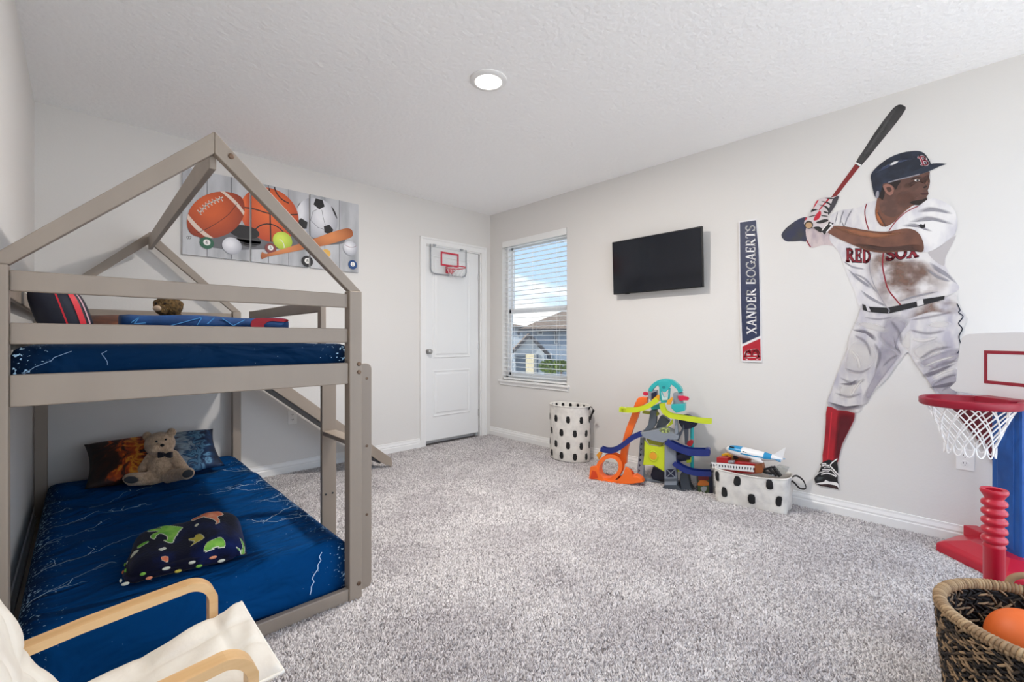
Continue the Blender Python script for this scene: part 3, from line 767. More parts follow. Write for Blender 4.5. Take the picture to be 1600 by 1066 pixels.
for s_ in (-1, 1): bw.loft([[c+Rv*s_*x+Uv*z*(h)+Fv*y for z, y in ((-1, -.006), (1, -.006), (1, .008), (-1, .008))] for x, h in ((.002, .007), (.018, .015), (.036, .018), (.04, .016))])
bw.ball(c, (.009, .009, .010), 10, (Rv, Fv, Uv)); bw.build('bow_tie', m_bow, tb, smooth=True, fix=True, angle=50)
for (u, v, dt, rx, rz, tl) in ((205, 750, -.178, .042, .020, 0), (293.5, 740.5, -.168, .034, .022, .35)):
    MB().ball(atT(u, v, t0+dt), (rx, .006, rz), 16, (Rv+Uv*tl, Fv, Uv-Rv*tl)).build('foot_pad', m_pad, tb, smooth=True)
# brown plush peeking over the comforter on the upper bunk
m_fur2 = mat('brown_plush_fur', lin(112, 86, 48), .95, noise=(lin(58, 44, 24), 70, .4, .65), bump=(150, .9, .008))
pl2 = thing('plush_animal', atT(263, 500, 2.46), 'small brown plush animal behind the folded comforter on the upper bunk', 'plush toy'); pl2.location.z = 1.108
t1 = 2.46; w = MB()
hc = atT(263, 479, t1); w.ball(hc, (.072, .06, .058), 18, (Rv, Fv, Uv)); w.ball(hc-Fv*.05-Uv*.02, .03, 12); w.ball(hc-Uv*.11+Fv*.03, (.07, .06, .09), 16, (Rv, Fv, Uv))
for u, v in ((246, 474), (280, 476)): w.ball(atT(u, v, t1+.01), .022, 12)
limb(w, hc-Uv*.15+Rv*.04, hc-Uv*.165+Rv*.07-Fv*.08, .03, .026); limb(w, hc-Uv*.15-Rv*.04, hc-Uv*.165-Rv*.07-Fv*.08, .03, .026)
remeshed(w, 'body', m_fur2, pl2, .006)
MB().ball(hc-Fv*.078-Uv*.016, (.022, .012, .016), 12, (Rv, Fv, Uv)).build('muzzle', mat('plush_muzzle', lin(190, 165, 140), .9), pl2, smooth=True)
for s_ in (-1, 1): MB().ball(hc-Fv*.056+Rv*s_*.024+Uv*.012, .006, 8).build('eye', m_blackp, pl2, smooth=True)

# folded dinosaur fleece on the lower bunk
m_fleece = mat('navy_fleece', lin(9, 11, 34), .95, noise=(lin(18, 36, 92), 9, .45, .75), bump=(120, .4, .004), sheen=.08, spec=.2)  # lighter blue mottling paints the fleece's highlights into its colour
m_gr = mat('dino_green', lin(150, 205, 84), .9, noise=(lin(104, 176, 60), 30, .4, .65)); m_or = mat('dino_orange', lin(240, 160, 122), .9, noise=(lin(222, 120, 84), 30, .4, .65)); m_cream = mat('dino_outline', lin(226, 226, 206), .9); m_yel = mat('dino_yellow', lin(205, 190, 80), .9)
fb = thing('fleece_blanket', (.31, 2.19, .262), 'folded navy fleece blanket with green and orange dinosaurs', 'blanket')
fa = math.radians(-8); fx = Vector((math.cos(fa), math.sin(fa), 0)); fy = Vector((-math.sin(fa), math.cos(fa), 0)); fc = Vector((.315, 2.195, 0))
def fl_h(a, b, ha, hb, h):
    x, y = abs(a/ha), abs(b/hb); d = max(0, 1-(x**7+y**7))
    return h*d**.45
def ftop(a, b):
    z = .262+.012+fl_h(a, b, .187, .147, 1)*(.048+.19*(b+.145)+.02*math.exp(-((a-.08)/.09)**2)-.012*math.exp(-((a+.005)/.04)**2))+.003*math.sin(30*a+9*b)
    p = fc+fx*a+fy*b; return Vector((p.x, p.y, z))
w = MB()
def fg(i, j):
    e = lambda t: math.copysign(abs(2*t-1)**.7, 2*t-1)
    return ftop(e(i)*.186, e(j)*.146)
w.grid(fg, 56, 50); w.build('top_fold', m_fleece, fb, smooth=True)
def layer(z0, z1, ha, hb, off, nm, ph):
    w = MB(); rings = []
    for zz, g in ((z0, .93), (z0+(z1-z0)*.2, .985), ((z0+z1)/2, 1), (z1-(z1-z0)*.2, .985), (z1, .93)):
        rings.append([(lambda P: (P.x, P.y, zz+.003*math.sin(j*.6+ph)))(fc+fx*(off[0]+ha*g*math.copysign(abs(math.cos(2*PI*j/60))**.35, math.cos(2*PI*j/60)))+fy*(off[1]+hb*g*math.copysign(abs(math.sin(2*PI*j/60))**.35, math.sin(2*PI*j/60))*(1+.03*math.sin(j*.7+ph)))) for j in range(60)])
    w.loft(rings).build(nm, m_fleece, fb, smooth=True, fix=True)
layer(.264, .286, .186, .146, (-.012, -.008), 'bottom_fold', 0); layer(.282, .304, .184, .146, (-.004, -.003), 'middle_fold', 1.5)
def fprint(poly, m, nm, up=.002, sm=True):
    poly = smoothpoly(poly, 3) if sm else poly
    w = MB(); printed(w, poly, lambda a, b: ftop(a, b)+Vector((0, 0, up))+(-fy*up if b < -.1 else Vector((0,0,0))), .0024); w.build(nm, m, fb, smooth=True)
def grow(poly, k):
    cx = sum(p[0] for p in poly)/len(poly); cy = sum(p[1] for p in poly)/len(poly); out = []
    n_ = len(poly)
    for i in range(n_):
        a, b = poly[i-1], poly[(i+1) % n_]; dx, dy = b[0]-a[0], b[1]-a[1]; l = math.hypot(dx, dy) or 1
        out.append((poly[i][0]+dy/l*k, poly[i][1]-dx/l*k))
    return out
area = lambda P: sum(P[i-1][0]*P[i][1]-P[i][0]*P[i-1][1] for i in range(len(P)))
def dino(poly, m, nm, k=.0045):
    if area(poly) < 0: poly = poly[::-1]
    fprint(grow(poly, k), m_cream, nm+'_outline', .0016); fprint(poly, m, nm, .0026)
def fdino(pts, m, nm, k=.0045):
    P = []
    for x, y in pts:
        yb = 280-(x-500)*.32; P.append((max(-.178, min(.178, (x-790)*.00027)), max(-.136, min(.136, .14-(y-yb)/500*.27))))
    dino(P, m, nm, k)
fdino([(295,432),(430,400),(445,380),(385,300),(395,275),(445,275),(455,310),(520,350),(685,355),(690,375),(650,430),(640,460),(610,510),(590,575),(560,585),(490,560),(530,550),(525,500),(450,470),(395,510),(380,560),(335,535),(360,490),(430,440),(310,450)], m_gr, 'green_dinosaur', .003)
fdino([(815,188),(880,175),(960,125),(1080,105),(1130,105),(1220,175),(1140,240),(1160,290),(1150,335),(1120,360),(1125,320),(1080,290),(990,270),(975,255),(840,270),(825,240),(840,215),(900,240),(950,220),(890,195)], m_or, 'orange_dinosaur', .003)
fdino([(860,490),(910,490),(955,550),(880,575),(800,600),(850,560),(790,525),(785,510),(850,515)], m_yel, 'yellow_dinosaur', .002)
fdino([(960,650),(990,600),(1060,570),(1160,530),(1205,580),(1100,610)], m_gr, 'small_green_dinosaur', .002)
fdino([(1325,565),(1400,520),(1430,470),(1405,425),(1445,440),(1445,500),(1400,550)], m_gr, 'small_green_dinosaur', .002)
fdino([(200,640),(300,595),(310,610),(220,665)], m_gr, 'small_green_dinosaur', .001)
fdino([(120,715),(160,685),(215,700),(150,740)], m_cream, 'print_patch', .001)
fdino([(440,690),(500,655),(520,670),(470,700)], m_cream, 'print_patch', .001)
fdino([(480,760),(545,745),(545,775),(485,780)], m_or, 'print_patch', .001)
fdino([(855,360),(875,340),(905,348),(880,370)], m_cream, 'print_patch', .001)
rs = random.Random(12)
for i in range(9):        # bits of print showing on the folded edges
    a_ = -.17+i*.036+rs.uniform(-.008, .008); z_ = (.275, .293)[i % 2]; m_ = (m_cream, m_gr, m_or, m_cream, m_yel)[i % 5]; off = (-.012, -.008) if i % 2 == 0 else (-.004, -.003)
    c_ = fc+fx*(a_+off[0])+fy*(off[1]-.146*1.0-.003); c_.z = z_
    MB().ball(c_, (rs.uniform(.008, .014), .004, .006), 10, (fx, fy, Uv)).build('print_patch', m_, fb, smooth=True)
for i in range(5):
    b_ = -.12+i*.035; z_ = (.275, .293)[i % 2]; c_ = fc+fx*(-.186-.012 if i % 2 == 0 else -.188)+fy*b_; c_.z = z_
    MB().ball(c_, (.004, rs.uniform(.007, .012), .006), 10, (fx, fy, Uv)).build('print_patch', (m_cream, m_gr, m_or)[i % 3], fb, smooth=True)

# ------------------------------------------------------------------ things on the walls
# television on a tilting bracket
m_tvb = mat('tv_black_bezel', lin(16, 16, 18), .35); m_scr = mat('tv_screen', lin(22, 26, 34), .12, spec=.6)
tv = thing('television', (3.47, 1.885, 1.52), 'black flat television tilted on the right wall', 'television')
top = Vector((3.417, 1.885, 1.992)); bot = Vector((3.438, 1.885, 1.527)); tu = (top-bot).normalized(); tn = Vector((-tu.z, 0, tu.x))
cen = (top+bot)/2; hw, hh = .402, (top-bot).length/2
MB().obox(cen-tn*.012, ((0,1,0), tu, tn), (hw, hh, .012)).build('cabinet', m_tvb, tv, bevel=.003)
MB().obox(cen-tn*.032-tu*.03, ((0,1,0), tu, tn), (hw*.62, hh*.62, .012)).build('back_housing', m_tvb, tv, bevel=.006)
MB().obox(cen+tn*.0004, ((0,1,0), tu, tn), (hw-.008, hh-.009, .0006)).build('screen', m_scr, tv)
MB().box(3.455, XR-.002, 1.70, 2.07, 1.68, 1.84).build('wall_bracket', m_tvb, tv, bevel=.004)
MB().obox(bot+tu*.004-tn*.004+Vector((0, .26, 0)), ((0,1,0), tu, tn), (.022, .010, .006)).build('sensor', m_blackp, tv, bevel=.002)

# long name sign
m_sgn = mat('sign_navy', lin(42, 50, 80), .5); m_sgr = mat('sign_red', lin(176, 26, 44), .5); m_sgw = mat('sign_white', lin(232, 230, 230), .5)
sg = thing('name_sign', (XR, 1.17, .965), 'tall narrow navy and red name sign on the right wall', 'sign')
def on_wall(u, v, off): return onX(u, v, XR-off)
SGO = .012
back = [(1155.2, 346.5), (1182, 342.5), (1186.5, 391), (1189, 470), (1190.5, 566), (1159.5, 564.8), (1157.5, 500), (1156, 420)]
MB().prism([on_wall(u, v, .0) for u, v in back], (-SGO, 0, 0)).build('board', m_sgw, sg, fix=True)
def sgp(pts, off=SGO): return [on_wall(u, v, off) for u, v in pts]
MB().prism(sgp([(1156.2, 347.8), (1181, 344.2), (1185.3, 391), (1187.3, 470), (1187.8, 525), (1160, 537.5), (1158, 480), (1156.8, 410)]), (-.0015, 0, 0)).build('navy_field', m_sgn, sg, fix=True)
MB().prism(sgp([(1160.2, 541.5), (1188, 529), (1188.8, 563.4), (1160.6, 563.2)]), (-.0015, 0, 0)).build('red_field', m_sgr, sg, fix=True)
txt = 'XANDER BOGAERTS'; TL = wordlen(txt)
def signfn(x, y):      # reads upwards: x runs up the sign, cap height runs to the left
    t = x/TL
    v = 522.5+(351.5-522.5)*t; ub = 1181.8+(1179.6-1181.8)*t; ul = 1167.0+(1164.8-1167.0)*t
    return on_wall(ub+(ul-ub)*y, v, SGO+.0025)
w = MB(); word(w, txt, signfn, .02); o = w.build('lettering', m_sgw, sg); o['label'] = 'white serif capitals running up the sign'
def bfn(off, cu, cv, hw_, hh_):
    return lambda x, y: on_wall(cu+(y-.5)*-hw_*2*-1, cv-(x-.4)*hh_*2/.8, off)
def logo_b(place, name, parent, cols, big=.0):
    for k, (m, g, off) in enumerate(cols):
        w = MB(); word(w, 'B', place(off), g)
        # spurs at the waist and stem corners of the letter
        for a, b, ww in (((.02, .95), (.02, .80), .08), ((.02, .05), (.02, .20), .08), ((.50, .515), (.70, .515), .07)):
            dx, dy = b[0]-a[0], b[1]-a[1]; l = math.hypot(dx, dy); h = (ww+g)/2
            w.add([place(off)(p[0], p[1]) for p in ((a[0]-dy/l*h, a[1]+dx/l*h), (b[0]-dy/l*h, b[1]+dx/l*h), (b[0]+dy/l*h, b[1]-dx/l*h), (a[0]+dy/l*h, a[1]-dx/l*h))], [(0,1,2,3)])
        w.build(name if k == 0 else name+'_inset', m, parent)
def sign_b(off):       # letter lies on its back: its top points left
    return lambda x, y: on_wall(1185.6-y*21.5, 560.6-x*21.0, off)
logo_b(sign_b, 'letter_b', sg, ((m_sgw, .09, SGO+.0022), (m_sgr, .0, SGO+.0032)))

# power outlets
m_plate = mat('outlet_plate', lin(238, 236, 233), .35); m_slot = mat('outlet_slot', lin(70, 66, 64), .5)
def outlet(c, ex, nrm, label):
    c, ex, nrm = Vector(c), Vector(ex), Vector(nrm); r = thing('power_outlet', c-Uv*.057, label, 'outlet', 'wall outlets')
    MB().obox(c+nrm*.003, (ex, Uv, nrm), (.036, .058, .003)).build('cover_plate', m_plate, r, bevel=.002)
    for s_ in (-1, 1):
        q = c+Uv*s_*.021+nrm*.006
        k = MB().lathe([(.017, 0), (.017, .0016), (.0165, .002)], q, 20, (ex, Uv, nrm)).build('socket', m_plate, r, fix=True)
        for dx in (-.006, .006): MB().obox(q+ex*dx+Uv*.003+nrm*.0021, (ex, Uv, nrm), (.0013, .0042, .0004)).build('slot', m_slot, k)
        MB().obox(q-Uv*.008+nrm*.0021, (ex, Uv, nrm), (.002, .002, .0004)).build('slot', m_slot, k)
outlet((1.298, YB, .468), (1,0,0), (0,-1,0), 'white power outlet on the back wall above the slide')
outlet((XR, .072, .466), (0,-1,0), (-1,0,0), 'white power outlet on the right wall behind the toy hoop net')

# three canvas panels making one picture of sports balls on grey boards
m_board = mat('print_grey_boards', lin(200, 201, 204), .7, noise=(lin(158, 160, 164), 9, .42, .72), stretch=(1, 1, .22))
m_line = mat('print_board_joint', lin(84, 86, 90), .7)
PY = YB-.022; PZ0, PZ1 = 1.75, 2.386
def gmat(name, c0, c1):
    """printed ball: light upper left running to a deep rim, part of the picture"""
    m = bpy.data.materials.new(name); m.use_nodes = True; n = m.node_tree; b = n.nodes['Principled BSDF']; b.inputs['Roughness'].default_value = .6
    t = n.nodes.new('ShaderNodeTexCoord'); mp_ = n.nodes.new('ShaderNodeMapping'); mp_.inputs['Location'].default_value = (-.38, 0, -.62); n.links.new(t.outputs['Generated'], mp_.inputs[0])
    mp_.inputs['Scale'].default_value = (1, 0, 1)
    g = n.nodes.new('ShaderNodeTexGradient'); g.gradient_type = 'SPHERICAL'; n.links.new(mp_.outputs[0], g.inputs[0])
    r = n.nodes.new('ShaderNodeValToRGB'); n.links.new(g.outputs['Fac'], r.inputs[0]); r.color_ramp.elements[0].position = .25; r.color_ramp.elements[0].color = c1; r.color_ramp.elements[1].position = .85; r.color_ramp.elements[1].color = c0
    n.links.new(r.outputs[0], b.inputs['Base Color']); return m
panels = [(.536, .970, 'left', 'football and golf ball canvas panel, left of the three on the back wall'), (.984, 1.424, 'middle', 'basketball and tennis ball canvas panel, middle of the three on the back wall'), (1.438, 1.873, 'right', 'soccer ball and baseball canvas panel, right of the three on the back wall')]
roots = []
for x0, x1, nm, lab in panels:
    r = thing('canvas_panel', ((x0+x1)/2, YB, PZ0), lab, 'wall art', 'sports canvas set'); roots.append((r, x0, x1))
    MB().box(x0, x1, PY, YB-.001, PZ0, PZ1).build('canvas', m_board, r)
def art(name, poly, m, lay, z=None):
    for r, x0, x1 in roots:
        q = clip_rect(list(poly), x0, x1, PZ0, PZ1)
        if len(q) > 2:
            xs = [p[0] for p in q]
            if max(xs)-min(xs) < .004: continue
            y = PY-.0004*lay
            MB().prism([(x, y, z_) for x, z_ in q], (0, -.0003, 0)).build(name, m, r, fix=True)
for x in (.685, .842, 1.105, 1.26, 1.56, 1.69): art('board_joint', [(x, PZ0), (x+.004, PZ0), (x+.004, PZ1), (x, PZ1)], m_line, 1)
A_or = gmat('print_football', lin(216, 96, 44), lin(120, 34, 18)); A_bb = gmat('print_basketball', lin(236, 110, 52), lin(170, 52, 22)); A_wh = gmat('print_white_ball', lin(236, 236, 240), lin(150, 152, 162)); A_bk = mat('print_black', lin(30, 28, 30), .6)
A_dk = mat('print_dark_grey', lin(66, 64, 64), .6); A_cr = mat('print_cream', lin(226, 205, 190), .6); A_tn = gmat('print_tennis', lin(214, 232, 90), lin(150, 176, 40)); A_wd = gmat('print_bat_wood', lin(222, 140, 84), lin(150, 76, 36)); A_gn = mat('print_green_ball', lin(20, 92, 62), .5); A_mr = mat('print_maroon_ball', lin(122, 34, 30), .5); A_bl = mat('print_blue_ball', lin(30, 74, 130), .5); A_ye = mat('print_yellow_ball', lin(226, 176, 84), .5); A_w = mat('print_white', lin(238, 236, 232), .6)
A_sh = mat('print_cast_grey', lin(112, 112, 116), .7)
# soft dark base under the balls, as printed
art('printed_ground', smoothpoly([(.66, 1.84), (.82, 1.82), (1.02, 1.85), (1.2, 1.88), (1.5, 1.95), (1.72, 2.0), (1.70, 2.06), (1.3, 2.0), (.9, 1.98), (.66, 1.95)]), A_sh, 2)
# soccer ball
sc = (1.500, 2.187); R_ = .178
art('soccer_ball', ell(*sc, R_, R_, 48), A_wh, 3)
def penta(cx, cy, r, rot): return [(cx+r*math.cos(rot+2*PI*i/5), cy+r*math.sin(rot+2*PI*i/5)) for i in range(5)]
for cx, cy, r, rot in ((1.512, 2.318, .050, -.3), (1.592, 2.105, .046, .1), (1.37, 2.115, .05, .5)): art('soccer_patch', penta(cx, cy, r, rot), A_bk, 4)
art('soccer_patch', [(1.335, 2.255), (1.36, 2.30), (1.345, 2.285), (1.328, 2.25)], A_bk, 4); art('soccer_patch', smoothpoly([(1.618, 2.318), (1.65, 2.28), (1.672, 2.22), (1.662, 2.225), (1.635, 2.275)]), A_bk, 4)
for a, b in (((1.50, 2.27), (1.46, 2.24)), ((1.535, 2.268), (1.545, 2.21)), ((1.545, 2.21), (1.565, 2.14)), ((1.46, 2.24), (1.44, 2.16)), ((1.44, 2.16), (1.50, 2.11)), ((1.50, 2.11), (1.55, 2.10)), ((1.42, 2.13), (1.44, 2.16))): art('seam', ribbon([a, b], .0035), A_sh, 4)
# basketball
bc = (1.122, 2.145); R_ = .219
art('basketball', ell(*bc, R_, R_, 56), A_bb, 5)
for pts in ([(1.112, 2.363), (1.118, 2.14), (1.124, 1.927)], smoothpoly([(.906, 2.165), (1.0, 2.17), (1.11, 2.155), (1.24, 2.17), (1.335, 2.19)], 5, False), arcpts(1.12, 1.905, .14, .165, 12, 168), arcpts(1.28, 2.40, .13, .13, 188, 262)): art('seam', ribbon(pts, .0095), A_bk, 6)
# hockey pucks
art('hockey_puck', ell(.965, 1.915, .085, .042), A_dk, 7); art('hockey_puck', [(.88, 1.915), (.88, 1.895), (.92, 1.868), (.965, 1.857), (1.01, 1.868), (1.05, 1.895), (1.05, 1.915)], A_dk, 7)
art('hockey_puck', ell(.935, 1.975, .105, .052), A_bk, 8)
for z in (1.885, 1.872): art('puck_ridge', ribbon([(.895, z+.01), (.965, z-.002), (1.035, z+.01)], .003), A_sh, 9)
# american football
fr = math.radians(46); fcx, fcy = .748, 2.075
def lens(a, b, n_=24):
    return [(a*math.cos(t)*1.0, b*math.copysign(abs(math.sin(t))**1.25, math.sin(t))) for t in [2*PI*i/(2*n_) for i in range(2*n_)]]
def frot(P): c_, s_ = math.cos(fr), math.sin(fr); return [(fcx+x*c_-y*s_, fcy+x*s_+y*c_) for x, y in P]
FL = lens(.235, .148)
art('football', frot(FL), A_or, 10)
def fband(x0, x1, bow):
    P = []
    def yb(x): return .148*max(0, 1-(x/.235)**2)**.62
    top_ = [(x0+(x1-x0)*0+bow*(1-(i/6)**2), yb(x0)*i/6) for i in range(-6, 7)]
    bot_ = [(x1+bow*(1-(i/6)**2), yb(x1)*i/6) for i in range(6, -7, -1)]
    return top_+bot_
art('football_stripe', frot(fband(.145, .170, .012)), A_cr, 11); art('football_stripe', frot(fband(-.175, -.145, -.012)), A_cr, 11)
art('football_lace', frot(ribbon([(-.085, .072), (.0, .092), (.13, .07)], .010)), A_cr, 12)
for i in range(8):
    x = -.08+i*.027; y = .088-(x/.2)**2*.06
    art('football_lace', frot(ribbon([(x-.003, y-.022), (x+.003, y+.018)], .007)), A_cr, 12)
art('seam', frot(ribbon(smoothpoly([(-.2, -.02), (-.1, -.04), (.05, -.045), (.17, -.02)], 5, False), .003)), A_bk, 12)
# small balls
art('golf_ball', ell(.848, 1.852, .066, .066, 36), A_wh, 13)
art('tennis_ball', ell(1.213, 1.947, .075, .075, 36), A_tn, 13); art('seam', ribbon(arcpts(1.17, 1.90, .055, .06, 70, -10), .005), A_w, 14)
def pool(cx, cy, r, m, num):
    art('billiard_ball', ell(cx, cy, r, r, 28), m, 15); art('number_spot', ell(cx, cy+.004, r*.5, r*.5, 20), A_w, 16)
    for rr, x0, x1 in roots:
        if x0 < cx < x1:
            w = MB(); digits(w, num, lambda x, y: Vector((cx+x*r*.8, PY-.0072, cy+.004+y*r*.8))); w.build('number', A_bk, rr)
pool(.684, 1.851, .045, A_gn, '6'); pool(1.122, 1.872, .043, A_mr, '5')
bat = [(1.058, 1.775), (1.10, 1.80), (1.25, 1.852), (1.40, 1.905), (1.55, 1.955), (1.66, 2.0), (1.785, 2.06), (1.815, 2.09), (1.81, 2.13), (1.785, 2.145), (1.73, 2.135), (1.60, 2.075), (1.45, 1.995), (1.30, 1.92), (1.20, 1.872), (1.09, 1.823), (1.06, 1.835), (1.05, 1.80)]
art('baseball_bat', smoothpoly(bat, 3), A_wd, 17)
art('yellow_ball', ell(1.572, 1.89, .038, .038, 24), A_ye, 16)
pool(1.411, 1.80, .048, A_bk, '8'); pool(1.815, 1.818, .042, A_bl, '2')
art('baseball', ell(1.792, 1.965, .066, .066, 32), A_wh, 18); art('seam', ribbon(arcpts(1.792, 2.06, .085, .085, 232, 310), .003), A_mr, 19)
r0 = roots[0][0]; w = MB(); digits(w, '07', lambda x, y: Vector((.575+x*.032, PY-.0012, 1.873+y*.032))); w.build('stencil_number', A_dk, r0)

# mini hoop hung over the door
m_acr = bpy.data.materials.new('clear_acrylic'); m_acr.use_nodes = True; n = m_acr.node_tree; b_ = n.nodes['Principled BSDF']; b_.inputs['Base Color'].default_value = lin(244, 247, 248); b_.inputs['Roughness'].default_value = .12; b_.inputs['Alpha'].default_value = .22
m_pink = mat('red_hoop_metal', lin(196, 44, 66), .4); m_net = mat('white_net_cord', lin(236, 234, 232), .8); m_gframe = mat('grey_plastic_frame', lin(150, 153, 158), .4)
HY = d0-.03
dh = thing('door_hoop', (2.905, HY, 1.83), 'mini basketball hoop hung over the closet door', 'door hoop')
hx0, hx1, hz0, hz1 = 2.668, 3.142, 1.828, 2.135
MB().box(hx0+.006, hx1-.006, HY, HY+.006, hz0+.006, hz1).build('backboard', m_acr, dh, bevel=.002)
MB().tube([(hx0, HY, hz1), (hx0, HY, hz0+.05), (hx0+.015, HY, hz0+.015), (hx0+.05, HY, hz0), (hx1-.05, HY, hz0), (hx1-.015, HY, hz0+.015), (hx1, HY, hz0+.05), (hx1, HY, hz1)], .0065, 8).build('edge_guard', m_gframe, dh, smooth=True)
def sqframe(x0, x1, z0, z1, t, y): 
    w = MB()
    w.box(x0, x1, y-.003, y, z1-t, z1); w.box(x0, x1, y-.003, y, z0, z0+t); w.box(x0, x0+t, y-.003, y, z0+t, z1-t); w.box(x1-t, x1, y-.003, y, z0+t, z1-t); return w
sqframe(2.797, 3.035, 1.925, 2.075, .018, HY-.0005).build('target_square', m_pink, dh)
for x in (2.72, 3.08): 
    MB().box(x-.018, x+.018, HY-.004, HY+.01, hz1-.012, hz1+.004).box(x-.014, x+.014, HY+.004, d0+.034, DZ1-.016, DZ1-.0125).build('door_hook', m_gframe, dh)
def net(rc, r0, r1, h, n_, m, parent, rr=.0025, rows=4, sag=0):
    rc = Vector(rc); w = MB()
    P = lambda i, k: rc+Vector((math.cos(2*PI*i/n_)*(r0+(r1-r0)*min(1, (k/rows)**.8)), math.sin(2*PI*i/n_)*(r0+(r1-r0)*min(1, (k/rows)**.8)), -h*k/rows))
    for k in range(rows):
        for i in range(n_):
            a = P(i+(.5 if k % 2 else 0), k)
            for s_ in (-.5, .5): w.tube([a, P(i+(.5 if k % 2 else 0)+s_, k+1)], rr, 5)
    o = w.build('net', m, parent); o['kind'] = 'stuff'; return o
rc = Vector((2.905, HY-.125, 1.898))
MB().tube([rc+Vector((math.cos(a)*.105, math.sin(a)*.105, 0)) for a in [2*PI*i/36 for i in range(36)]], .006, 8, closed=True).build('rim', m_pink, dh, smooth=True)
MB().box(2.86, 2.95, HY-.02, HY-.0005, 1.845, 1.905).build('rim_bracket', m_pink, dh, bevel=.004)
w = MB()
for s_ in (-1, 1): w.tube([(2.905+s_*.035, HY-.01, 1.855), (2.905+s_*.06, HY-.06, 1.892)], .004, 6)
w.tube([(2.905, HY-.005, 1.9), (2.905, HY-.022, 1.9)], .008, 8)
w.build('brace', m_pink, dh)
net(rc, .102, .06, .11, 10, m_net, dh, .0014, 3)

# ------------------------------------------------------------------ life-size baseball player decal on the right wall
dc = thing('wall_decal', (XR, .55, .45), 'life-size baseball batter wall decal in white uniform and red socks', 'wall decal')
def cloth(name, c0, c1, sc_=9): return mat(name, c0, .75, noise=(c1, sc_, .42, .66), stretch=(1, 1.6, .7))
D_wh = cloth('decal_jersey_white', lin(222, 218, 216), lin(196, 192, 198)); D_wh2 = cloth('decal_sleeve_white', lin(232, 229, 227), lin(206, 203, 208), 8); D_tr = cloth('decal_trouser_white', lin(212, 208, 206), lin(178, 174, 184), 10)
D_pk = cloth('decal_far_sleeve', lin(206, 190, 188), lin(176, 160, 166), 14); D_nv = mat('decal_navy', lin(26, 32, 46), .5, noise=(lin(44, 52, 72), 12, .45, .7)); D_nv2 = mat('decal_brim', lin(36, 44, 60), .5); D_uv = mat('decal_undersleeve', lin(44, 48, 74), .6, noise=(lin(58, 58, 62), 15, .4, .7))
D_bk = mat('decal_black', lin(24, 23, 26), .5); D_gy = mat('decal_grey', lin(150, 148, 156), .6); D_lt = mat('decal_light', lin(236, 233, 230), .6); D_rd = mat('decal_red', lin(172, 22, 36), .6, noise=(lin(140, 14, 30), 10, .4, .7)); D_rd2 = mat('decal_dark_red', lin(92, 10, 24), .6); D_mr = mat('decal_letter_red', lin(138, 26, 40), .6)
D_sk = mat('decal_skin', lin(120, 78, 60), .6, noise=(lin(96, 62, 50), 14, .4, .7)); D_sk2 = mat('decal_skin_light', lin(164, 106, 74), .6, noise=(lin(140, 88, 62), 16, .4, .7)); D_sk3 = mat('decal_skin_dark', lin(78, 52, 44), .6); D_fc = mat('decal_face', lin(92, 64, 55), .6, noise=(lin(110, 76, 64), 22, .45, .7)); D_br = mat('decal_beard', lin(38, 28, 25), .7); D_tan = mat('decal_knob', lin(186, 150, 112), .6); D_or = mat('decal_neck_light', lin(176, 104, 62), .6)
D_bat = mat('decal_bat_black', lin(48, 46, 46), .5, noise=(lin(72, 70, 70), 10, .4, .7)); D_bath = mat('decal_bat_red', lin(128, 30, 30), .5)
def dirt_mat():
    m = bpy.data.materials.new('decal_dirt'); m.use_nodes = True; n = m.node_tree; b = n.nodes['Principled BSDF']; b.inputs['Roughness'].default_value = .7
    b.inputs['Base Color'].default_value = lin(134, 104, 90)
    t = n.nodes.new('ShaderNodeTexCoord'); z = n.nodes.new('ShaderNodeTexNoise'); z.inputs['Scale'].default_value = 11; z.inputs['Detail'].default_value = 7; n.links.new(t.outputs['Object'], z.inputs['Vector'])
    r = n.nodes.new('ShaderNodeMapRange'); r.inputs[1].default_value = .34; r.inputs[2].default_value = .62; n.links.new(z.outputs['Fac'], r.inputs[0]); n.links.new(r.outputs[0], b.inputs['Alpha']); return m
D_dirt = dirt_mat()
vA = lambda x, y: (1180+x/3.136, 140+y/3.136); vB = lambda x, y: (1200+x/3.136, 440+y/3.136); vF = lambda x, y: (1340+x/8.88, 220+y/8.88); vG = lambda x, y: (1210+x/10.15, 290+y/10.15); vS = lambda x, y: (1240+x/12.54, 690+y/12.54)
LAY = [0]
def dp(name, view, pts, m, sm=3, parent=None, step=True):
    if step: LAY[0] += 1
    off = .0012+LAY[0]*.00006
    P = smoothpoly([view(*p) for p in pts], sm) if sm else [view(*p) for p in pts]
    return MB().prism([on_wall(u, v, off) for u, v in P], (-.00004, 0, 0)).build(name, m, parent or dc, fix=True)
def dl(name, view, pts, wd, m, parent=None, sm=True):
    P = smoothpoly(pts, 4, False) if sm else pts
    return dp(name, view, ribbon(P, wd), m, 0, parent)
SOFT = {}
def softmat(m, strength, breakup=False):
    """same print colour with feathered edges, read from the piece's own 'fade' attribute"""
    key = (m.name, strength, breakup)
    if key in SOFT: return SOFT[key]
    c = m.copy(); c.name = m.name+'_feathered'; n = c.node_tree; b = n.nodes['Principled BSDF']
    at = n.nodes.new('ShaderNodeAttribute'); at.attribute_name = 'fade'
    q = n.nodes.new('ShaderNodeMath'); q.operation = 'MULTIPLY'; n.links.new(at.outputs['Fac'], q.inputs[0]); q.inputs[1].default_value = strength
    out = q.outputs[0]
    if b.inputs['Alpha'].links:
        src = b.inputs['Alpha'].links[0].from_socket; q2 = n.nodes.new('ShaderNodeMath'); q2.operation = 'MULTIPLY'; n.links.new(out, q2.inputs[0]); n.links.new(src, q2.inputs[1]); out = q2.outputs[0]
    n.links.new(out, b.inputs['Alpha']); SOFT[key] = c; return c
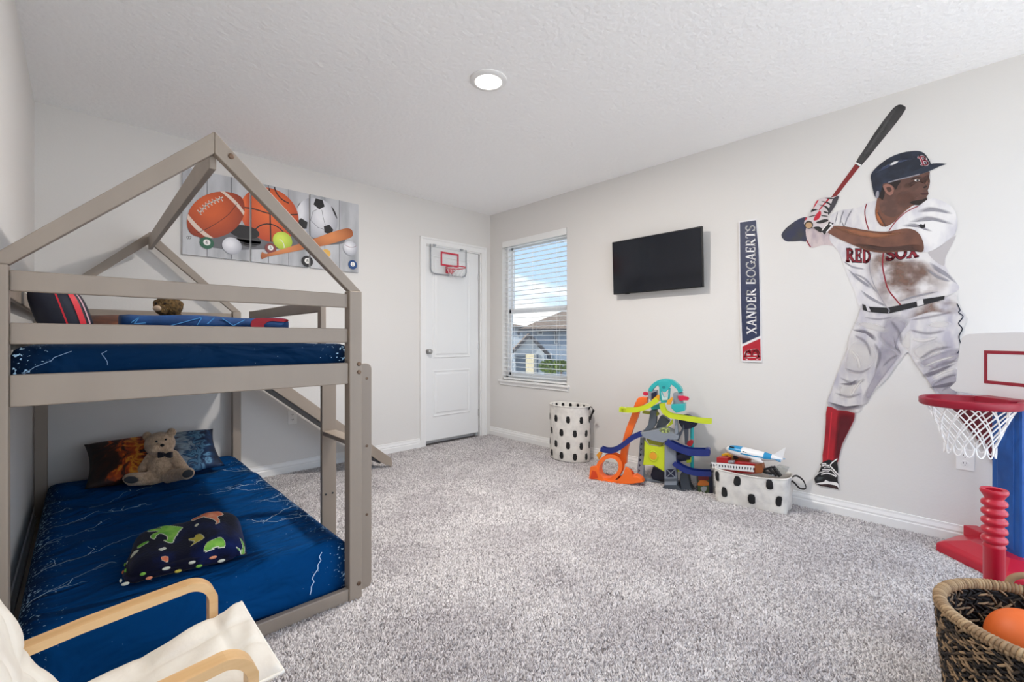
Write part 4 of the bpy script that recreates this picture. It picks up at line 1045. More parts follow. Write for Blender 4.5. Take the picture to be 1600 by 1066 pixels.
def ds(name, view, pts, m, parent, strength=.85, sm=4):
    LAY[0] += 1; off = .0012+LAY[0]*.00006
    P = smoothpoly([view(*p) for p in pts], sm); n_ = len(P)
    cx = sum(p[0] for p in P)/n_; cy = sum(p[1] for p in P)/n_
    w = MB(); fade = []
    R4 = ((1.12, 0), (.9, .45), (.66, .9), (.35, 1), (.02, 1))
    for k, f in R4:
        for u, v in P: w.v.append(on_wall(cx+(u-cx)*k, cy+(v-cy)*k, off)); fade.append(f)
    for i in range(len(R4)-1):
        for j in range(n_): w.f.append((i*n_+j, i*n_+(j+1) % n_, (i+1)*n_+(j+1) % n_, (i+1)*n_+j))
    o = w.build(name, softmat(m, strength), parent)
    a = o.data.attributes.new('fade', 'FLOAT', 'POINT'); a.data.foreach_set('value', fade)
    return o
def dst(name, view, pts, wd, m, parent, strength=.8):
    """feathered brush stroke of the print, tapering at both ends"""
    LAY[0] += 1; off = .0012+LAY[0]*.00006
    P = smoothpoly([view(*p) for p in pts], 5, False); n_ = len(P); w = MB(); fade = []
    k = view(wd, 0)[0]-view(0, 0)[0]
    for i, (u, v) in enumerate(P):
        a, b = P[max(i-1, 0)], P[min(i+1, n_-1)]; dx, dy = b[0]-a[0], b[1]-a[1]; l = math.hypot(dx, dy) or 1; h = k/2*(math.sin(PI*(i+.3)/(n_-.4))**.6)
        for s_, f in ((-1, 0), (0, 1), (1, 0)): w.v.append(on_wall(u-dy/l*h*s_, v+dx/l*h*s_, off)); fade.append(f*min(1, i/2, (n_-1-i)/2))
    for i in range(n_-1):
        for j in (0, 1): w.f.append((i*3+j, i*3+j+1, i*3+j+4, i*3+j+3))
    o = w.build(name, softmat(m, strength), parent); a = o.data.attributes.new('fade', 'FLOAT', 'POINT'); a.data.foreach_set('value', fade); return o
# bat
dp('bat_handle', vA, [(372,528),(398,524),(517,372),(495,358)], D_bath, 0)
b = dp('bat_barrel', vA, [(493,357),(520,372),(600,275),(690,165),(737,97),(730,80),(712,73),(690,80),(660,110),(590,205),(530,298)], D_bat, 2)
ds('bat_sheen', vA, [(508,350),(600,215),(676,105),(694,92),(625,205),(524,350)], mat('decal_bat_sheen', lin(84, 82, 82), .5), b)
dp('bat_ring', vA, [(489,362),(493,355),(519,368),(515,376)], D_lt, 0, b)
# far arm
dp('far_undersleeve', vA, [(128,712),(150,680),(195,645),(240,625),(268,640),(262,738),(225,742),(160,745),(140,735)], D_uv, 2)
dp('far_sleeve', vA, [(247,690),(262,670),(330,680),(385,700),(420,770),(412,800),(385,768),(330,762),(290,775),(270,772),(255,742)], D_pk, 2)
dl('far_sleeve_hem', vA, [(252,738),(262,758),(272,772)], 6, D_mr)
# jersey
J = dp('jersey', vA, [(545,556),(600,545),(720,560),(835,540),(880,533),(940,558),(976,592),(988,640),(982,700),(962,748),(940,805),(930,850),(945,890),(985,945),(1000,970),(985,990),(930,1014),(850,1036),(790,1056),(700,1085),(620,1090),(540,1075),(506,1058),(490,1000),(460,930),(430,850),(410,798),(385,765),(365,735),(368,690),(362,640),(375,612),(420,592),(470,585),(520,572)], D_wh, 3)
for P in ([(470,590),(478,588),(450,640),(440,670),(435,668),(452,620)], [(430,595),(436,594),(424,630),(418,660),(412,658),(420,620)], [(400,604),(405,604),(398,640),(390,655)], [(520,985),(560,1010),(640,1058),(628,1062),(550,1022)], [(455,880),(500,915),(560,960),(556,972),(490,925)], [(860,850),(900,870),(950,905),(985,950),(930,915),(880,885)]):
    ds('fold', vA, P, D_gy, J, .7)
dp('side_mesh', vA, [(985,715),(940,745),(870,790),(845,800),(880,840),(925,865),(930,830),(945,795)], mat('decal_side_panel', lin(186, 180, 180), .7), 2, J)
ds('dirt', vA, [(545,800),(600,785),(700,820),(800,835),(860,865),(915,925),(930,965),(860,1000),(760,1030),(660,1055),(610,1020),(575,950),(552,870)], D_dirt, J)
ds('dirt', vA, [(640,850),(740,830),(820,860),(830,920),(760,960),(680,960),(640,920)], D_dirt, J)
dl('placket', vA, [(628,800),(624,860),(634,920),(652,980),(690,1030),(718,1062)], 7, D_mr, J)
dl('placket_edge', vA, [(570,800),(560,870),(575,940),(610,1010),(640,1060)], 3, D_gy, J)
for P, wd in (([(420,640),(440,690),(430,740)], 14), ([(480,900),(540,930),(600,1000)], 16), ([(430,840),(480,870),(540,880)], 14), ([(500,720),(520,770),(500,790)], 12), ([(840,880),(900,920),(960,940)], 22), ([(700,1040),(800,1010),(900,990)], 14)): dst('fold', vA, P, wd, D_gy, J, .8)
# letters across the chest
def chest(x0, y0, sx, sy, slope, off):
    return lambda x, y: on_wall(*vA(x0+x*sx, y0-y*sy+slope*x*sx), off)
LAY[0] += 2; lo_ = .0012+LAY[0]*.00006
for txt_, x0, y0, sx, sy, sl_ in (('RED', 445, 842, 50, 62, .05), ('SOX', 640, 838, 64, 60, -.12)):
    w = MB(); word(w, txt_, chest(x0, y0, sx, sy, sl_, lo_-.00006), .14); w.build('lettering_edge', D_nv, J)
    w = MB(); word(w, txt_, chest(x0, y0, sx, sy, sl_, lo_), .05); w.build('lettering', D_mr, J)
LAY[0] += 1
# neck and head
hdq = dp('neck', vA, [(592,565),(606,520),(660,500),(740,500),(830,552),(770,578),(705,632),(640,672),(604,655),(588,610)], D_sk)
ds('neck_light', vA, [(592,580),(606,600),(628,640),(641,670),(608,657),(590,622)], D_or, hdq)
dl('neck_shade', vA, [(600,600),(622,640),(640,672)], 8, D_sk3, hdq)
dl('collar', vA, [(546,560),(537,598),(544,650),(557,688)], 5, D_mr, J)
dp('collar_band', vA, [(770,570),(830,556),(780,590),(720,640),(668,692),(650,690),(700,630)], D_wh2, 2, J)
dl('collar', vA, [(800,570),(740,600),(690,645),(655,692)], 5, D_mr, J)
fcq = dp('face', vF, [(350,600),(430,580),(560,545),(720,510),(850,475),(950,440),(1003,430),(992,500),(1006,560),(992,640),(972,690),(986,735),(957,780),(965,820),(930,870),(850,892),(760,885),(650,960),(560,1030),(470,1066),(340,1000),(300,870),(330,780)], D_fc, 2)
ds('cheek', vF, [(560,740),(700,700),(820,780),(740,850),(620,900),(540,840)], mat('decal_cheek', lin(112, 76, 64), .6), fcq, .6)
ds('brow_shade', vF, [(640,620),(760,560),(900,510),(985,470),(995,540),(940,600),(880,560),(780,600),(700,660)], D_sk3, fcq)
dp('temple_hair', vF, [(430,582),(600,548),(560,620),(530,680),(500,640),(440,608)], D_br, 2, fcq)
dp('eye_white', vF, [(785,548),(825,533),(862,550),(822,566)], D_lt, 2, fcq); dp('iris', vF, [(815,540),(842,536),(848,558),(822,564)], D_bk, 2, fcq)
dp('brow', vF, [(740,530),(830,500),(900,505),(830,516),(750,545)], D_br, 2, fcq)
dp('nostril', vF, [(905,645),(955,622),(960,640),(930,660)], D_br, 2, fcq); ds('nose_light', vF, [(950,560),(985,550),(975,605),(930,615)], mat('decal_nose', lin(120, 86, 72), .6), fcq)
dp('mouth', vF, [(868,735),(930,720),(984,732),(965,748),(900,752)], mat('decal_lips', lin(72, 40, 38), .6), 2, fcq)
dp('beard', vF, [(725,855),(800,828),(900,815),(958,790),(966,825),(928,876),(848,896),(770,886)], D_br, 2, fcq)
er = dp('ear', vF, [(352,640),(380,608),(440,603),(490,638),(502,690),(482,742),(440,756),(390,712)], mat('decal_ear', lin(150, 104, 90), .6), 3, fcq); dp('ear_hollow', vF, [(398,652),(448,640),(474,690),(430,712)], D_sk3, 3, er)
dp('back_hair', vF, [(300,690),(345,610),(352,640),(380,720),(350,820),(318,800),(290,780)], D_br, 2, fcq)
hl = dp('helmet', vF, [(190,560),(182,480),(230,400),(330,310),(450,230),(600,170),(750,143),(850,143),(920,170),(970,230),(1012,305),(1010,400),(930,440),(850,475),(720,510),(560,545),(430,580),(352,600),(332,680),(304,740),(290,785),(250,790),(220,710)], D_nv, 2)
ds('helmet_sheen', vF, [(260,420),(400,330),(560,270),(760,235),(740,260),(560,310),(400,380),(280,440)], mat('decal_helmet_sheen', lin(64, 72, 98), .5), hl)
ds('helmet_highlight', vF, [(450,330),(500,290),(570,280),(540,312),(470,342)], D_lt, hl)
dp('brim', vF, [(640,500),(760,430),(900,370),(1010,322),(1100,312),(1243,320),(1150,350),(1030,406),(900,456),(720,510)], D_nv2, 2, hl)
dl('helmet_edge', vF, [(425,580),(560,540),(720,502),(860,465)], 14, D_gy, hl)
dp('earflap_mark', vF, [(250,790),(256,720),(282,690),(296,720),(290,785)], D_gy, 2, hl)
def helm_b(off): return lambda x, y: on_wall(*vF(838+x*150+(1-y)*55, 325-y*128-x*18+22), off)
LAY[0] += 3; hb = .0012+LAY[0]*.00006
logo_b(helm_b, 'helmet_letter', hl, ((mat('decal_logo_edge', lin(222, 208, 212), .6), .12, hb), (mat('decal_logo_red', lin(150, 40, 60), .6), 0, hb+.00006)))
LAY[0] += 2
# near sleeve and arm
sl2 = dp('near_sleeve', vA, [(700,688),(690,655),(780,590),(835,545),(880,534),(940,558),(976,592),(988,640),(982,700),(930,748),(880,782),(826,796),(824,750),(802,704),(762,682)], D_wh2, 3)
for P in ([(800,600),(850,575),(930,590),(960,610),(880,598)], [(760,650),(840,620),(930,640),(960,660),(860,640)], [(720,670),(780,655),(860,690),(840,692),(780,668)]): ds('fold', vA, P, D_gy, sl2, .7)
dp('maker_mark', vA, [(798,668),(812,658),(822,664),(832,656),(834,676),(816,680)], D_bk, 0, sl2)
ar = dp('arm', vA, [(350,692),(385,668),(450,672),(550,690),(640,696),(720,682),(770,685),(806,710),(826,760),(818,797),(760,790),(640,800),(560,792),(480,762),(400,726)], D_sk, 3)
ds('arm_light', vA, [(392,674),(520,692),(640,708),(720,700),(640,725),(560,728),(460,705)], D_sk2, ar)
ds('arm_shade', vA, [(480,758),(560,786),(640,796),(740,788),(815,795),(790,760),(700,768),(600,772),(540,758)], D_sk3, ar)
# gloves on the bat
g = dp('batting_gloves', vG, [(468,602),(500,520),(560,460),(620,370),(660,258),(740,200),(830,180),(920,188),(1000,158),(1022,180),(960,320),(900,430),(850,470),(860,540),(942,600),(930,655),(840,740),(790,782),(740,742),(620,664),(520,645)], mat('decal_glove', lin(206, 196, 197), .6), 2)
dp('glove_dark', vG, [(1022,180),(965,320),(882,440),(850,464),(858,380),(905,280),(930,205),(990,170)], mat('decal_glove_dark', lin(64, 60, 66), .6), 2, g)
for P in ([(722,398),(742,450),(704,530),(642,556),(620,540),(660,460)], [(660,258),(706,226),(642,332),(606,384)], [(880,200),(840,260),(770,330),(716,395),(706,380),(760,310),(820,245),(850,200)], [(520,510),(500,550),(480,545),(500,510)]): dp('red_leather', vG, P, mat('decal_glove_red', lin(190, 20, 48), .6), 2, g)
for P in ([(800,196),(905,190),(925,215),(850,212)], [(738,245),(850,262),(905,300),(890,318),(840,285)], [(696,300),(820,325),(868,372),(850,404),(800,342)], [(600,374),(694,380),(640,400),(578,424)], [(550,490),(648,466),(646,480),(560,502)], [(745,468),(840,482),(838,496),(752,486)], [(780,405),(850,425),(840,445),(790,430)], [(660,580),(800,530),(856,548),(832,572),(722,602)], [(622,662),(700,650),(760,690),(740,745),(660,700)]): dp('black_trim', vG, P, D_bk, 2, g)
dp('wrist_strap', vG, [(742,712),(868,572),(942,602),(792,782)], D_bk, 0, g); dl('strap_edge', vG, [(752,714),(850,600)], 14, D_lt, g, False); dl('strap_edge', vG, [(820,742),(934,612)], 14, D_lt, g, False); dp('strap_tab', vG, [(880,600),(912,606),(905,632),(872,628)], D_lt, 0, g)
dp('knob_rim', vG, ell(548, 622, 66, 64, 24), mat('decal_knob_dark', lin(60, 46, 36), .6), 0, g); dp('bat_knob', vG, ell(545, 632, 52, 46, 24), D_tan, 0, g)
# trousers
tr_ = dp('trousers', vB, [(462,110),(440,180),(412,240),(396,280),(390,330),(360,400),(330,480),(310,540),(292,582),(300,612),(340,632),(400,646),(452,634),(460,606),(486,592),(492,570),(522,530),(572,488),(622,420),(660,370),(686,346),(720,400),(742,430),(780,480),(800,510),(825,550),(870,575),(1000,570),(990,500),(945,430),(938,370),(935,300),(948,240),(972,190),(955,150),(928,110),(921,60),(865,80),(730,115),(590,155),(500,145)], D_tr, 2)
D_hl = mat('decal_trouser_light', lin(228, 223, 218), .7); D_sd = cloth('decal_trouser_shade', lin(166, 161, 172), lin(186, 180, 186), 12)
for P in ([(600,165),(690,190),(650,260),(625,330),(652,352),(590,320),(540,270),(560,220)], [(560,310),(650,345),(600,425),(525,528),(488,590),(470,560),(520,450)], [(730,400),(840,350),(930,330),(940,370),(900,400),(820,430)], [(800,500),(900,450),(930,470),(930,560),(850,560),(830,545)]): ds('shade', vB, P, D_sd, tr_)
for P in ([(780,212),(830,194),(895,200),(880,226),(800,226)], [(705,330),(800,284),(872,300),(850,345),(760,382),(712,372)], [(430,200),(520,205),(590,235),(560,250),(460,225)], [(400,290),(480,290),(540,340),(520,420),(440,470),(360,440)], [(650,300),(690,240),(700,290),(690,340)], [(350,510),(430,500),(420,560),(360,580)]): ds('highlight', vB, P, D_hl, tr_, .5)
for P in ([(412,238),(470,235),(524,268),(522,290),(470,250)], [(298,590),(340,612),(420,618),(456,604),(440,625),(340,628)], [(350,500),(400,498),(440,480),(410,512)], [(760,455),(830,430),(920,400),(860,440),(780,470)], [(790,520),(860,500),(925,490),(870,520)]): ds('fold', vB, P, mat('decal_fold_dark', lin(118, 112, 122), .7), tr_, .7)
ds('dirt', vB, [(735,118),(860,84),(922,110),(905,160),(800,150),(690,180)], D_dirt, tr_)
D_fd = mat('decal_fold_grey', lin(132, 126, 136), .7)
for P, wd in (([(420,262),(480,300),(505,370)], 22), ([(520,300),(548,360),(528,440)], 26), ([(372,425),(450,445),(505,420)], 18), ([(350,470),(420,500),(480,478)], 22), ([(325,545),(400,566),(462,545)], 20), ([(598,190),(640,245),(655,310)], 30), ([(690,190),(800,172),(900,150)], 18), ([(690,235),(780,255),(870,240)], 22), ([(735,385),(820,335),(905,320)], 26), ([(775,445),(860,402),(935,388)], 22), ([(810,505),(870,472),(928,455)], 20), ([(470,175),(540,185),(610,175)], 14), ([(560,420),(600,380),(640,360)], 20), ([(850,540),(890,510),(930,505)], 18)): dst('fold', vB, P, wd, D_fd, tr_, .5)
for P, wd in (([(400,330),(440,380),(450,440)], 30), ([(470,470),(430,520),(410,560)], 24), ([(700,280),(760,290),(840,270)], 26), ([(760,420),(830,390),(920,365)], 20), ([(800,480),(860,445),(930,425)], 18)): dst('highlight', vB, P, wd, D_hl, tr_, .8)
dl('side_stripe', vB, [(926,108),(941,140),(934,152),(956,172),(934,205),(952,232),(936,270),(946,320),(928,352)], 6, D_nv, tr_)
bt = dp('belt', vB, [(462,110),(500,124),(585,128),(730,98),(760,86),(866,70),(863,88),(740,122),(590,158),(500,150),(464,140)], D_bk, 0)
for P in ([(476,112),(492,120),(504,148),(488,145)], [(728,96),(758,86),(764,112),(732,122)]): dp('belt_loop', vB, P, D_tr, 0, bt)
dl('buckle', vB, [(584,128),(594,140),(590,156)], 5, D_gy, bt)
# socks and shoe
sk = dp('sock', vB, [(290,612),(340,630),(426,646),(402,720),(362,800),(343,882),(330,890),(268,888),(275,800),(283,700)], D_rd, 2)
ds('sock_shade', vB, [(350,634),(426,646),(402,720),(362,800),(343,882),(322,880),(332,760)], D_rd2, sk); dl('sock_rib', vB, [(312,640),(302,760),(292,870)], 6, mat('decal_sock_light', lin(198, 36, 50), .6), sk)
dp('back_sock', vB, [(880,570),(1000,560),(1120,620),(1150,900),(1120,905),(1060,820),(985,725),(915,640)], D_rd2, 2)
sh = dp('shoe', vS, [(560,412),(520,455),(545,480),(490,600),(430,680),(404,740),(425,800),(430,826),(520,868),(600,884),(700,900),(868,935),(892,962),(886,850),(862,750),(872,600),(866,480),(852,380),(856,328),(760,372),(700,356),(640,376)], D_bk, 2)
dp('sole', vS, [(430,822),(600,788),(622,752),(700,788),(832,800),(882,850),(892,962),(860,900),(700,852),(520,838)], D_lt, 2, sh)
dp('sole_tread', vS, [(520,850),(640,832),(800,856),(866,890),(862,932),(700,892),(560,880)], mat('decal_tread', lin(52, 30, 30), .6), 2, sh)
ds('toe_sheen', vS, [(430,740),(480,690),(600,700),(560,740),(470,770)], mat('decal_toe', lin(70, 74, 76), .5), sh)
for P, wd in (([(548,444),(600,432),(640,436)], 20), ([(560,480),(620,462),(700,478)], 26), ([(596,512),(650,500),(712,512)], 14), ([(560,552),(640,548),(720,560)], 22), ([(536,610),(620,580),(700,592)], 16), ([(540,650),(640,620),(760,650),(830,690)], 22), ([(712,470),(760,410),(856,342)], 22), ([(716,480),(800,570),(870,650),(912,684)], 26), ([(720,540),(790,610),(850,690)], 16), ([(430,680),(490,620),(540,600)], 12)): dl('lace', vS, P, wd, D_lt, sh)

# ------------------------------------------------------------------ hamper and soft toy bin (white cloth with black motifs)
m_canvas = mat('white_canvas', lin(226, 222, 214), .85, noise=(lin(206, 202, 196), 18, .4, .7), bump=(22, .25, .01)); m_motif = mat('black_motif_print', lin(20, 19, 20), .8); m_strap = mat('black_webbing', lin(28, 24, 24), .7); m_inner = mat('cloth_lining', lin(214, 206, 194), .9)
def motif(cx, cy, s_):   # plain black crest
    P = [(-.28, .72), (0, .78), (.28, .72), (.42, .3), (.44, -.3), (.3, -.66), (0, -.74), (-.3, -.66), (-.44, -.3), (-.42, .3)]
    return [(cx+x*s_, cy+y*s_) for x, y in smoothpoly(P, 3)]
hc_ = Vector((3.345, 2.71, 0)); HA, HB, HH = .15, .21, .515
hm = thing('laundry_hamper', hc_, 'tall round white cloth hamper with black motifs below the window', 'hamper')
def hsurf(a, z, g=0):     # a: arc angle, z: height
    k = 1+.018*math.sin(z*19+a*3)*(z/HH)*(1-z/HH)*3-.03*max(0, 1-z/.05)**2
    return hc_+Vector((math.cos(a)*(HA*k+g), math.sin(a)*(HB*k+g), z))
w = MB(); N = 48
zs = [.002, .015, .05, .1, .16, .22, .28, .34, .4, .46, .5, HH]
rings = [[hsurf(2*PI*j/N, z) for j in range(N)] for z in zs]
rings += [[hsurf(2*PI*j/N, z, -g) for j in range(N)] for z, g in ((HH+.002, .004), (HH-.004, .008), (.3, .008), (.05, .01))]
w.loft(rings).build('cloth_body', m_canvas, hm, smooth=True, fix=True)
MB().tube([hsurf(2*PI*j/N, HH-.004, .001) for j in range(N)], .005, 8, closed=True).build('rim_piping', m_canvas, hm, smooth=True)
MB().tube([hsurf(2*PI*j/N, .006, .001) for j in range(N)], .004, 6, closed=True).build('base_piping', m_strap, hm, smooth=True)
RM = .19
def hprint(a, z, s_):
    w = MB(); printed(w, motif(0, 0, s_), lambda x, y: hsurf(a-x/RM, z+y, .0018), .003); w.build('motif', m_motif, hm, smooth=True)
aC = math.atan2((-2.71)/HB, (-3.345)/HA)
aC = math.atan2(-math.sin(math.atan2(2.71, 3.345)), -math.cos(math.atan2(2.71, 3.345)))
for row, z in enumerate((.052, .150, .262, .385)):
    for k in range(-4, 5):
        a = aC+(k+(.5 if row % 2 else 0))*.66+.1
        hprint(a, z+.008, .042)
for k in range(6):   # turned-in lining shows a few more motifs
    a = aC+PI+(k-2.5)*.42
    w = MB(); printed(w, motif(0, 0, .034), lambda x, y: hsurf(a+x/RM, HH-.03+y*.7, -.0105), .003); w.build('motif', m_motif, hm)
w = MB(); hp = [hsurf(aC+.98, HH-.03, .004), hsurf(aC+.98, HH+.0, .02), hsurf(aC+1.05, HH-.03, .045), hsurf(aC+1.15, HH-.06, .03), hsurf(aC+1.2, HH-.10, .012), hsurf(aC+1.22, HH-.13, .004)]
w.tube(smoothpoly([tuple(p) for p in hp], 5, False), 0, flat=(.022, .003, (0,0,1))); w.build('handle', m_strap, hm, fix=True)

# soft bin
b0, b1, b2, b3 = Vector((3.185, 1.292, 0)), Vector((3.255, .872, 0)), Vector((3.462, .89, 0)), Vector((3.43, 1.315, 0))
bn = thing('toy_bin', (b0+b1+b2+b3)/4, 'low white cloth toy bin with black motifs and dark handles', 'toy bin')
BH = .232
def bring(z, g, n_=12):
    C = (b0+b1+b2+b3)/4; out = []
    K = [b0, b1, b2, b3]
    for i in range(4):
        a, b = K[i], K[(i+1) % 4]
        for j in range(n_):
            t = j/n_; p = a.lerp(b, t); c_ = 4*t*(1-t)
            d = (p-C); d.z = 0; r = d.length
            corner = (abs(2*t-1))**8
            bul = .008*c_*math.sin(PI*min(1, z/BH))*(1 if i % 2 == 0 else .6)-.012*corner+.004*math.sin(z*40+t*9+i)
            flare = .012*(z/BH)*(.4+.6*c_)
            dip = -.012*c_*(z/BH)**3 if i == 0 else 0
            p = p+d.normalized()*(bul+flare+g); p.z = z+dip; out.append(p)
    return out
w = MB(); rings = [bring(z, 0) for z in (.002, .012, .04, .08, .12, .16, .2, .222, BH)]+[bring(BH+.002, -.004), bring(BH-.004, -.008), bring(.15, -.01), bring(.1, -.012)]
w.loft(rings).build('cloth_body', m_canvas, bn, smooth=True, fix=True)
MB().tube(bring(BH-.003, .001), .004, 6, closed=True).build('rim_piping', m_canvas, bn, smooth=True)
exB = (b1-b0).normalized(); nB = Vector((exB.y, -exB.x, 0)); nB = nB if nB.x < 0 else -nB
def bsurf(x, z):   # front face: x along the length
    L = (b1-b0).length; t = x/L; p = b0.lerp(b1, t); C = (b0+b1+b2+b3)/4; d = p-C; d.z = 0; c_ = 4*t*(1-t); corner = abs(2*t-1)**8
    bul = .008*c_*math.sin(PI*min(1, z/BH))-.012*corner+.004*math.sin(z*40+t*9); p = p+d.normalized()*(bul+.012*(z/BH)*(.4+.6*c_)); p.z = z-.012*c_*(z/BH)**3
    return p+nB*.0028+d.normalized()*.001
for x, z in ((.018, .18), (.15, .178), (.325, .19), (.065, .08), (.23, .07), (.385, .085)):
    w = MB(); printed(w, motif(x, z, .045), bsurf, .003); w.build('motif', m_motif, bn, smooth=True)
def loop(p, d, nm='handle'):
    P = [p, p+d*.03+Uv*.02, p+d*.07+Uv*.0, p+d*.085-Uv*.045, p+d*.05-Uv*.055, p+d*.02-Uv*.03, p+d*.002-Uv*.02]
    MB().tube(smoothpoly([tuple(q) for q in P], 4, False), 0, flat=(.004, .022, (1, .2, .1))).build(nm, m_strap, bn, fix=True)
loop(Vector((3.35, .868, .225)), Vector((-.15, -1, 0)).normalized()); 
MB().tube(smoothpoly([(3.30, 1.315, .222), (3.29, 1.335, .236), (3.28, 1.352, .232), (3.27, 1.355, .215)], 4, False), 0, flat=(.004, .024, (1, .1, .1))).build('handle', m_strap, bn, fix=True)

# toys in the bin
m_toyw = mat('toy_white_plastic', lin(234, 233, 232), .3); m_toyb = mat('toy_blue_plastic', lin(34, 140, 190), .3); m_toyr = mat('toy_red_plastic', lin(170, 26, 30), .35); m_toyy = mat('toy_yellow_plastic', lin(226, 170, 40), .35); m_toyk = mat('toy_black_plastic', lin(24, 24, 26), .35); m_toyg = mat('toy_grey_plastic', lin(150, 152, 156), .4); m_toyo = mat('toy_brown_plastic', lin(150, 84, 44), .4)
XP = 3.335
v2 = lambda x, y: (1095+x/7.894, 680+y/7.894)
def P2(x, y, X=XP): return onX(*v2(x, y), X)
ap = thing('toy_airplane', P2(640, 330), 'white and blue toy airplane lying on top of the toy bin', 'toy airplane')
nose, tail = P2(300, 165), P2(1015, 318)
dv = (tail-nose); Lp = dv.length; dv.normalize(); du = Vector((-1, 0, 0)); dw = dv.cross(du).normalized()
if dw.z < 0: dw = -dw
def fus(name, s0, s1, m, g=0, rng=None, n_=24):
    prof = [(0, .004), (.02, .016), (.06, .026), (.12, .034), (.2, .040), (.3, .0415), (.45, .040), (.6, .037), (.75, .030), (.88, .020), (.96, .012), (1, .005)]
    def R(t):
        for (a, ra), (b, rb) in zip(prof[:-1], prof[1:]):
            if a <= t <= b: return ra+(rb-ra)*(t-a)/(b-a)
        return .004
    rings = []; K = 14
    a0, a1 = rng or (0, 2*PI)
    for i in range(K+1):
        t = s0+(s1-s0)*i/K; c = nose+dv*Lp*t+dw*.012*max(0, (t-.5))
        rings.append([c+du*math.cos(a0+(a1-a0)*j/n_)*(R(t)+g)*.95+dw*math.sin(a0+(a1-a0)*j/n_)*(R(t)+g)*.9 for j in range(n_+(1 if rng else 0))])
    return MB().loft(rings, cap=not rng, closed=not rng).build(name, m, ap, smooth=True, fix=not rng)
fus('fuselage', 0, 1, m_toyw); fus('cockpit', .09, .32, m_toyb, .0012, (.05*PI, .95*PI)); fus('tail_band', .70, .82, m_toyb, .0012, (-.1*PI, .6*PI)); fus('side_stripe', .32, .98, m_toyb, .0012, (-.06*PI, .02*PI))
MB().prism([P2(850, 240), P2(905, 235), P2(1045, 152), P2(1010, 300), P2(930, 290)], (.006, 0, 0)).build('tail_fin', m_toyw, ap, bevel=.001, fix=True)
c = nose+dv*Lp*.52-dw*.018
for s_ in (-1, 1):
    MB().prism([c+du*s_*.03-dv*.03, c+du*s_*.03+dv*.05, c+du*s_*.085+dv*.085-dw*.004, c+du*s_*.085+dv*.06-dw*.004], dw*.007).build('wing', m_toyw, ap, bevel=.001, fix=True)
    q = nose+dv*Lp*.92
    MB().prism([q+du*s_*.008-dv*.02, q+du*s_*.008+dv*.012, q+du*s_*.05+dv*.03, q+du*s_*.05+dv*.015], dw*.005).build('tailplane', m_toyb, ap, bevel=.001, fix=True)
for t, s2 in ((.13, .012), (.17, .012)): MB().obox(nose+dv*Lp*t+du*.026+dw*.026, (dv, du, dw), (.007, .004, .004)).build('windscreen', m_toyk, ap)
for t in (.36, .38, .41): MB().obox(nose+dv*Lp*t+du*.036+dw*.014, (dv, du, dw), (.003, .003, .003)).build('porthole', m_toyk, ap)
# fire truck with white ladder
ft = thing('toy_fire_truck', P2(400, 440, 3.29), 'red toy fire truck with white ladder in the toy bin', 'toy truck')
XF = 3.28
def slab(name, pts, m, parent, X, th, bev=.002, view=P2): return MB().prism([view(x, y, X) for x, y in pts], (th, 0, 0)).build(name, m, parent, bevel=bev, fix=True)
slab('cab', [(195, 275), (330, 285), (345, 350), (420, 370), (420, 480), (190, 470)], m_toyr, ft, XF+.006, .06)
slab('truck_bed', [(425, 330), (600, 350), (750, 365), (745, 470), (610, 480), (425, 460)], m_toyr, ft, XF+.012, .055)
slab('rear_box', [(665, 365), (752, 352), (770, 440), (745, 475), (665, 465)], m_toyo, ft, XF+.004, .05)
slab('light_bar', [(330, 318), (400, 320), (405, 345), (335, 343)], m_toyg, ft, XF+.004, .03)
def lad(x0, y0, x1, y1): return P2(x0, y0, XF-.006), P2(x1, y1, XF-.006)
for a, b in (((130, 345), (662, 392)), ((140, 395), (655, 445))): MB().beam(P2(*a, XF-.006), P2(*b, XF-.006), .012, .006, (1, 0, 0)).build('ladder_rail', m_toyw, ft)
for i in range(15):
    t = (i+.3)/15; MB().beam(P2(130+532*t, 345+47*t, XF-.005), P2(140+515*t, 395+50*t, XF-.005), .010, .007, (1, 0, 0)).build('ladder_rung', m_toyw, ft)
slab('ladder_back', [(135, 350), (655, 396), (650, 442), (142, 392)], m_toyk, ft, XF-.002, .004, 0)
tt = thing('toy_dump_truck', P2(320, 320, 3.38), 'yellow toy truck top showing behind the red truck in the bin', 'toy truck')
slab('cab', [(255, 235), (330, 225), (372, 250), (380, 420), (255, 420)], m_toyy, tt, 3.36, .05, .004); slab('dark_window', [(268, 258), (330, 250), (345, 275), (270, 280)], m_toyk, tt, 3.357, .004, 0)
MB().lathe([(.0, 0), (.012, 0), (.016, .004), (.016, .014), (.012, .018)], P2(425, 275, 3.34), 18, ((0,1,0),(0,0,1),(1,0,0))).build('wheel', m_toyk, tt, smooth=True, fix=True, angle=40)
slab('chassis', [(390, 265), (600, 300), (600, 420), (390, 420)], m_toyo, tt, 3.358, .04, .003)
tk = thing('toy_track_frame', P2(880, 470, 3.32), 'black and grey toy frame pieces at the right end of the bin', 'toy part')
for a, b, wd, m in (((770, 430), (880, 395), .014, m_toyk), ((775, 450), (890, 480), .014, m_toyk), ((890, 385), (985, 510), .018, m_toyk), ((905, 400), (990, 500), .006, m_toyw), ((840, 410), (935, 505), .012, m_toyk), ((820, 470), (930, 500), .012, m_toyg)):
    MB().beam(P2(*a, 3.31), P2(*b, 3.31), .03, wd, (0, 0, 1)).build('bar', m, tk, bevel=.002)
m_clr = mat('pale_grey_box', lin(186, 184, 176), .3)
o = slab('storage_box', [(930, 380), (1060, 415), (1035, 480), (960, 500)], m_clr, None, 3.34, .06, .003); tag(o, 'pale grey plastic box in the right end of the toy bin', 'box')

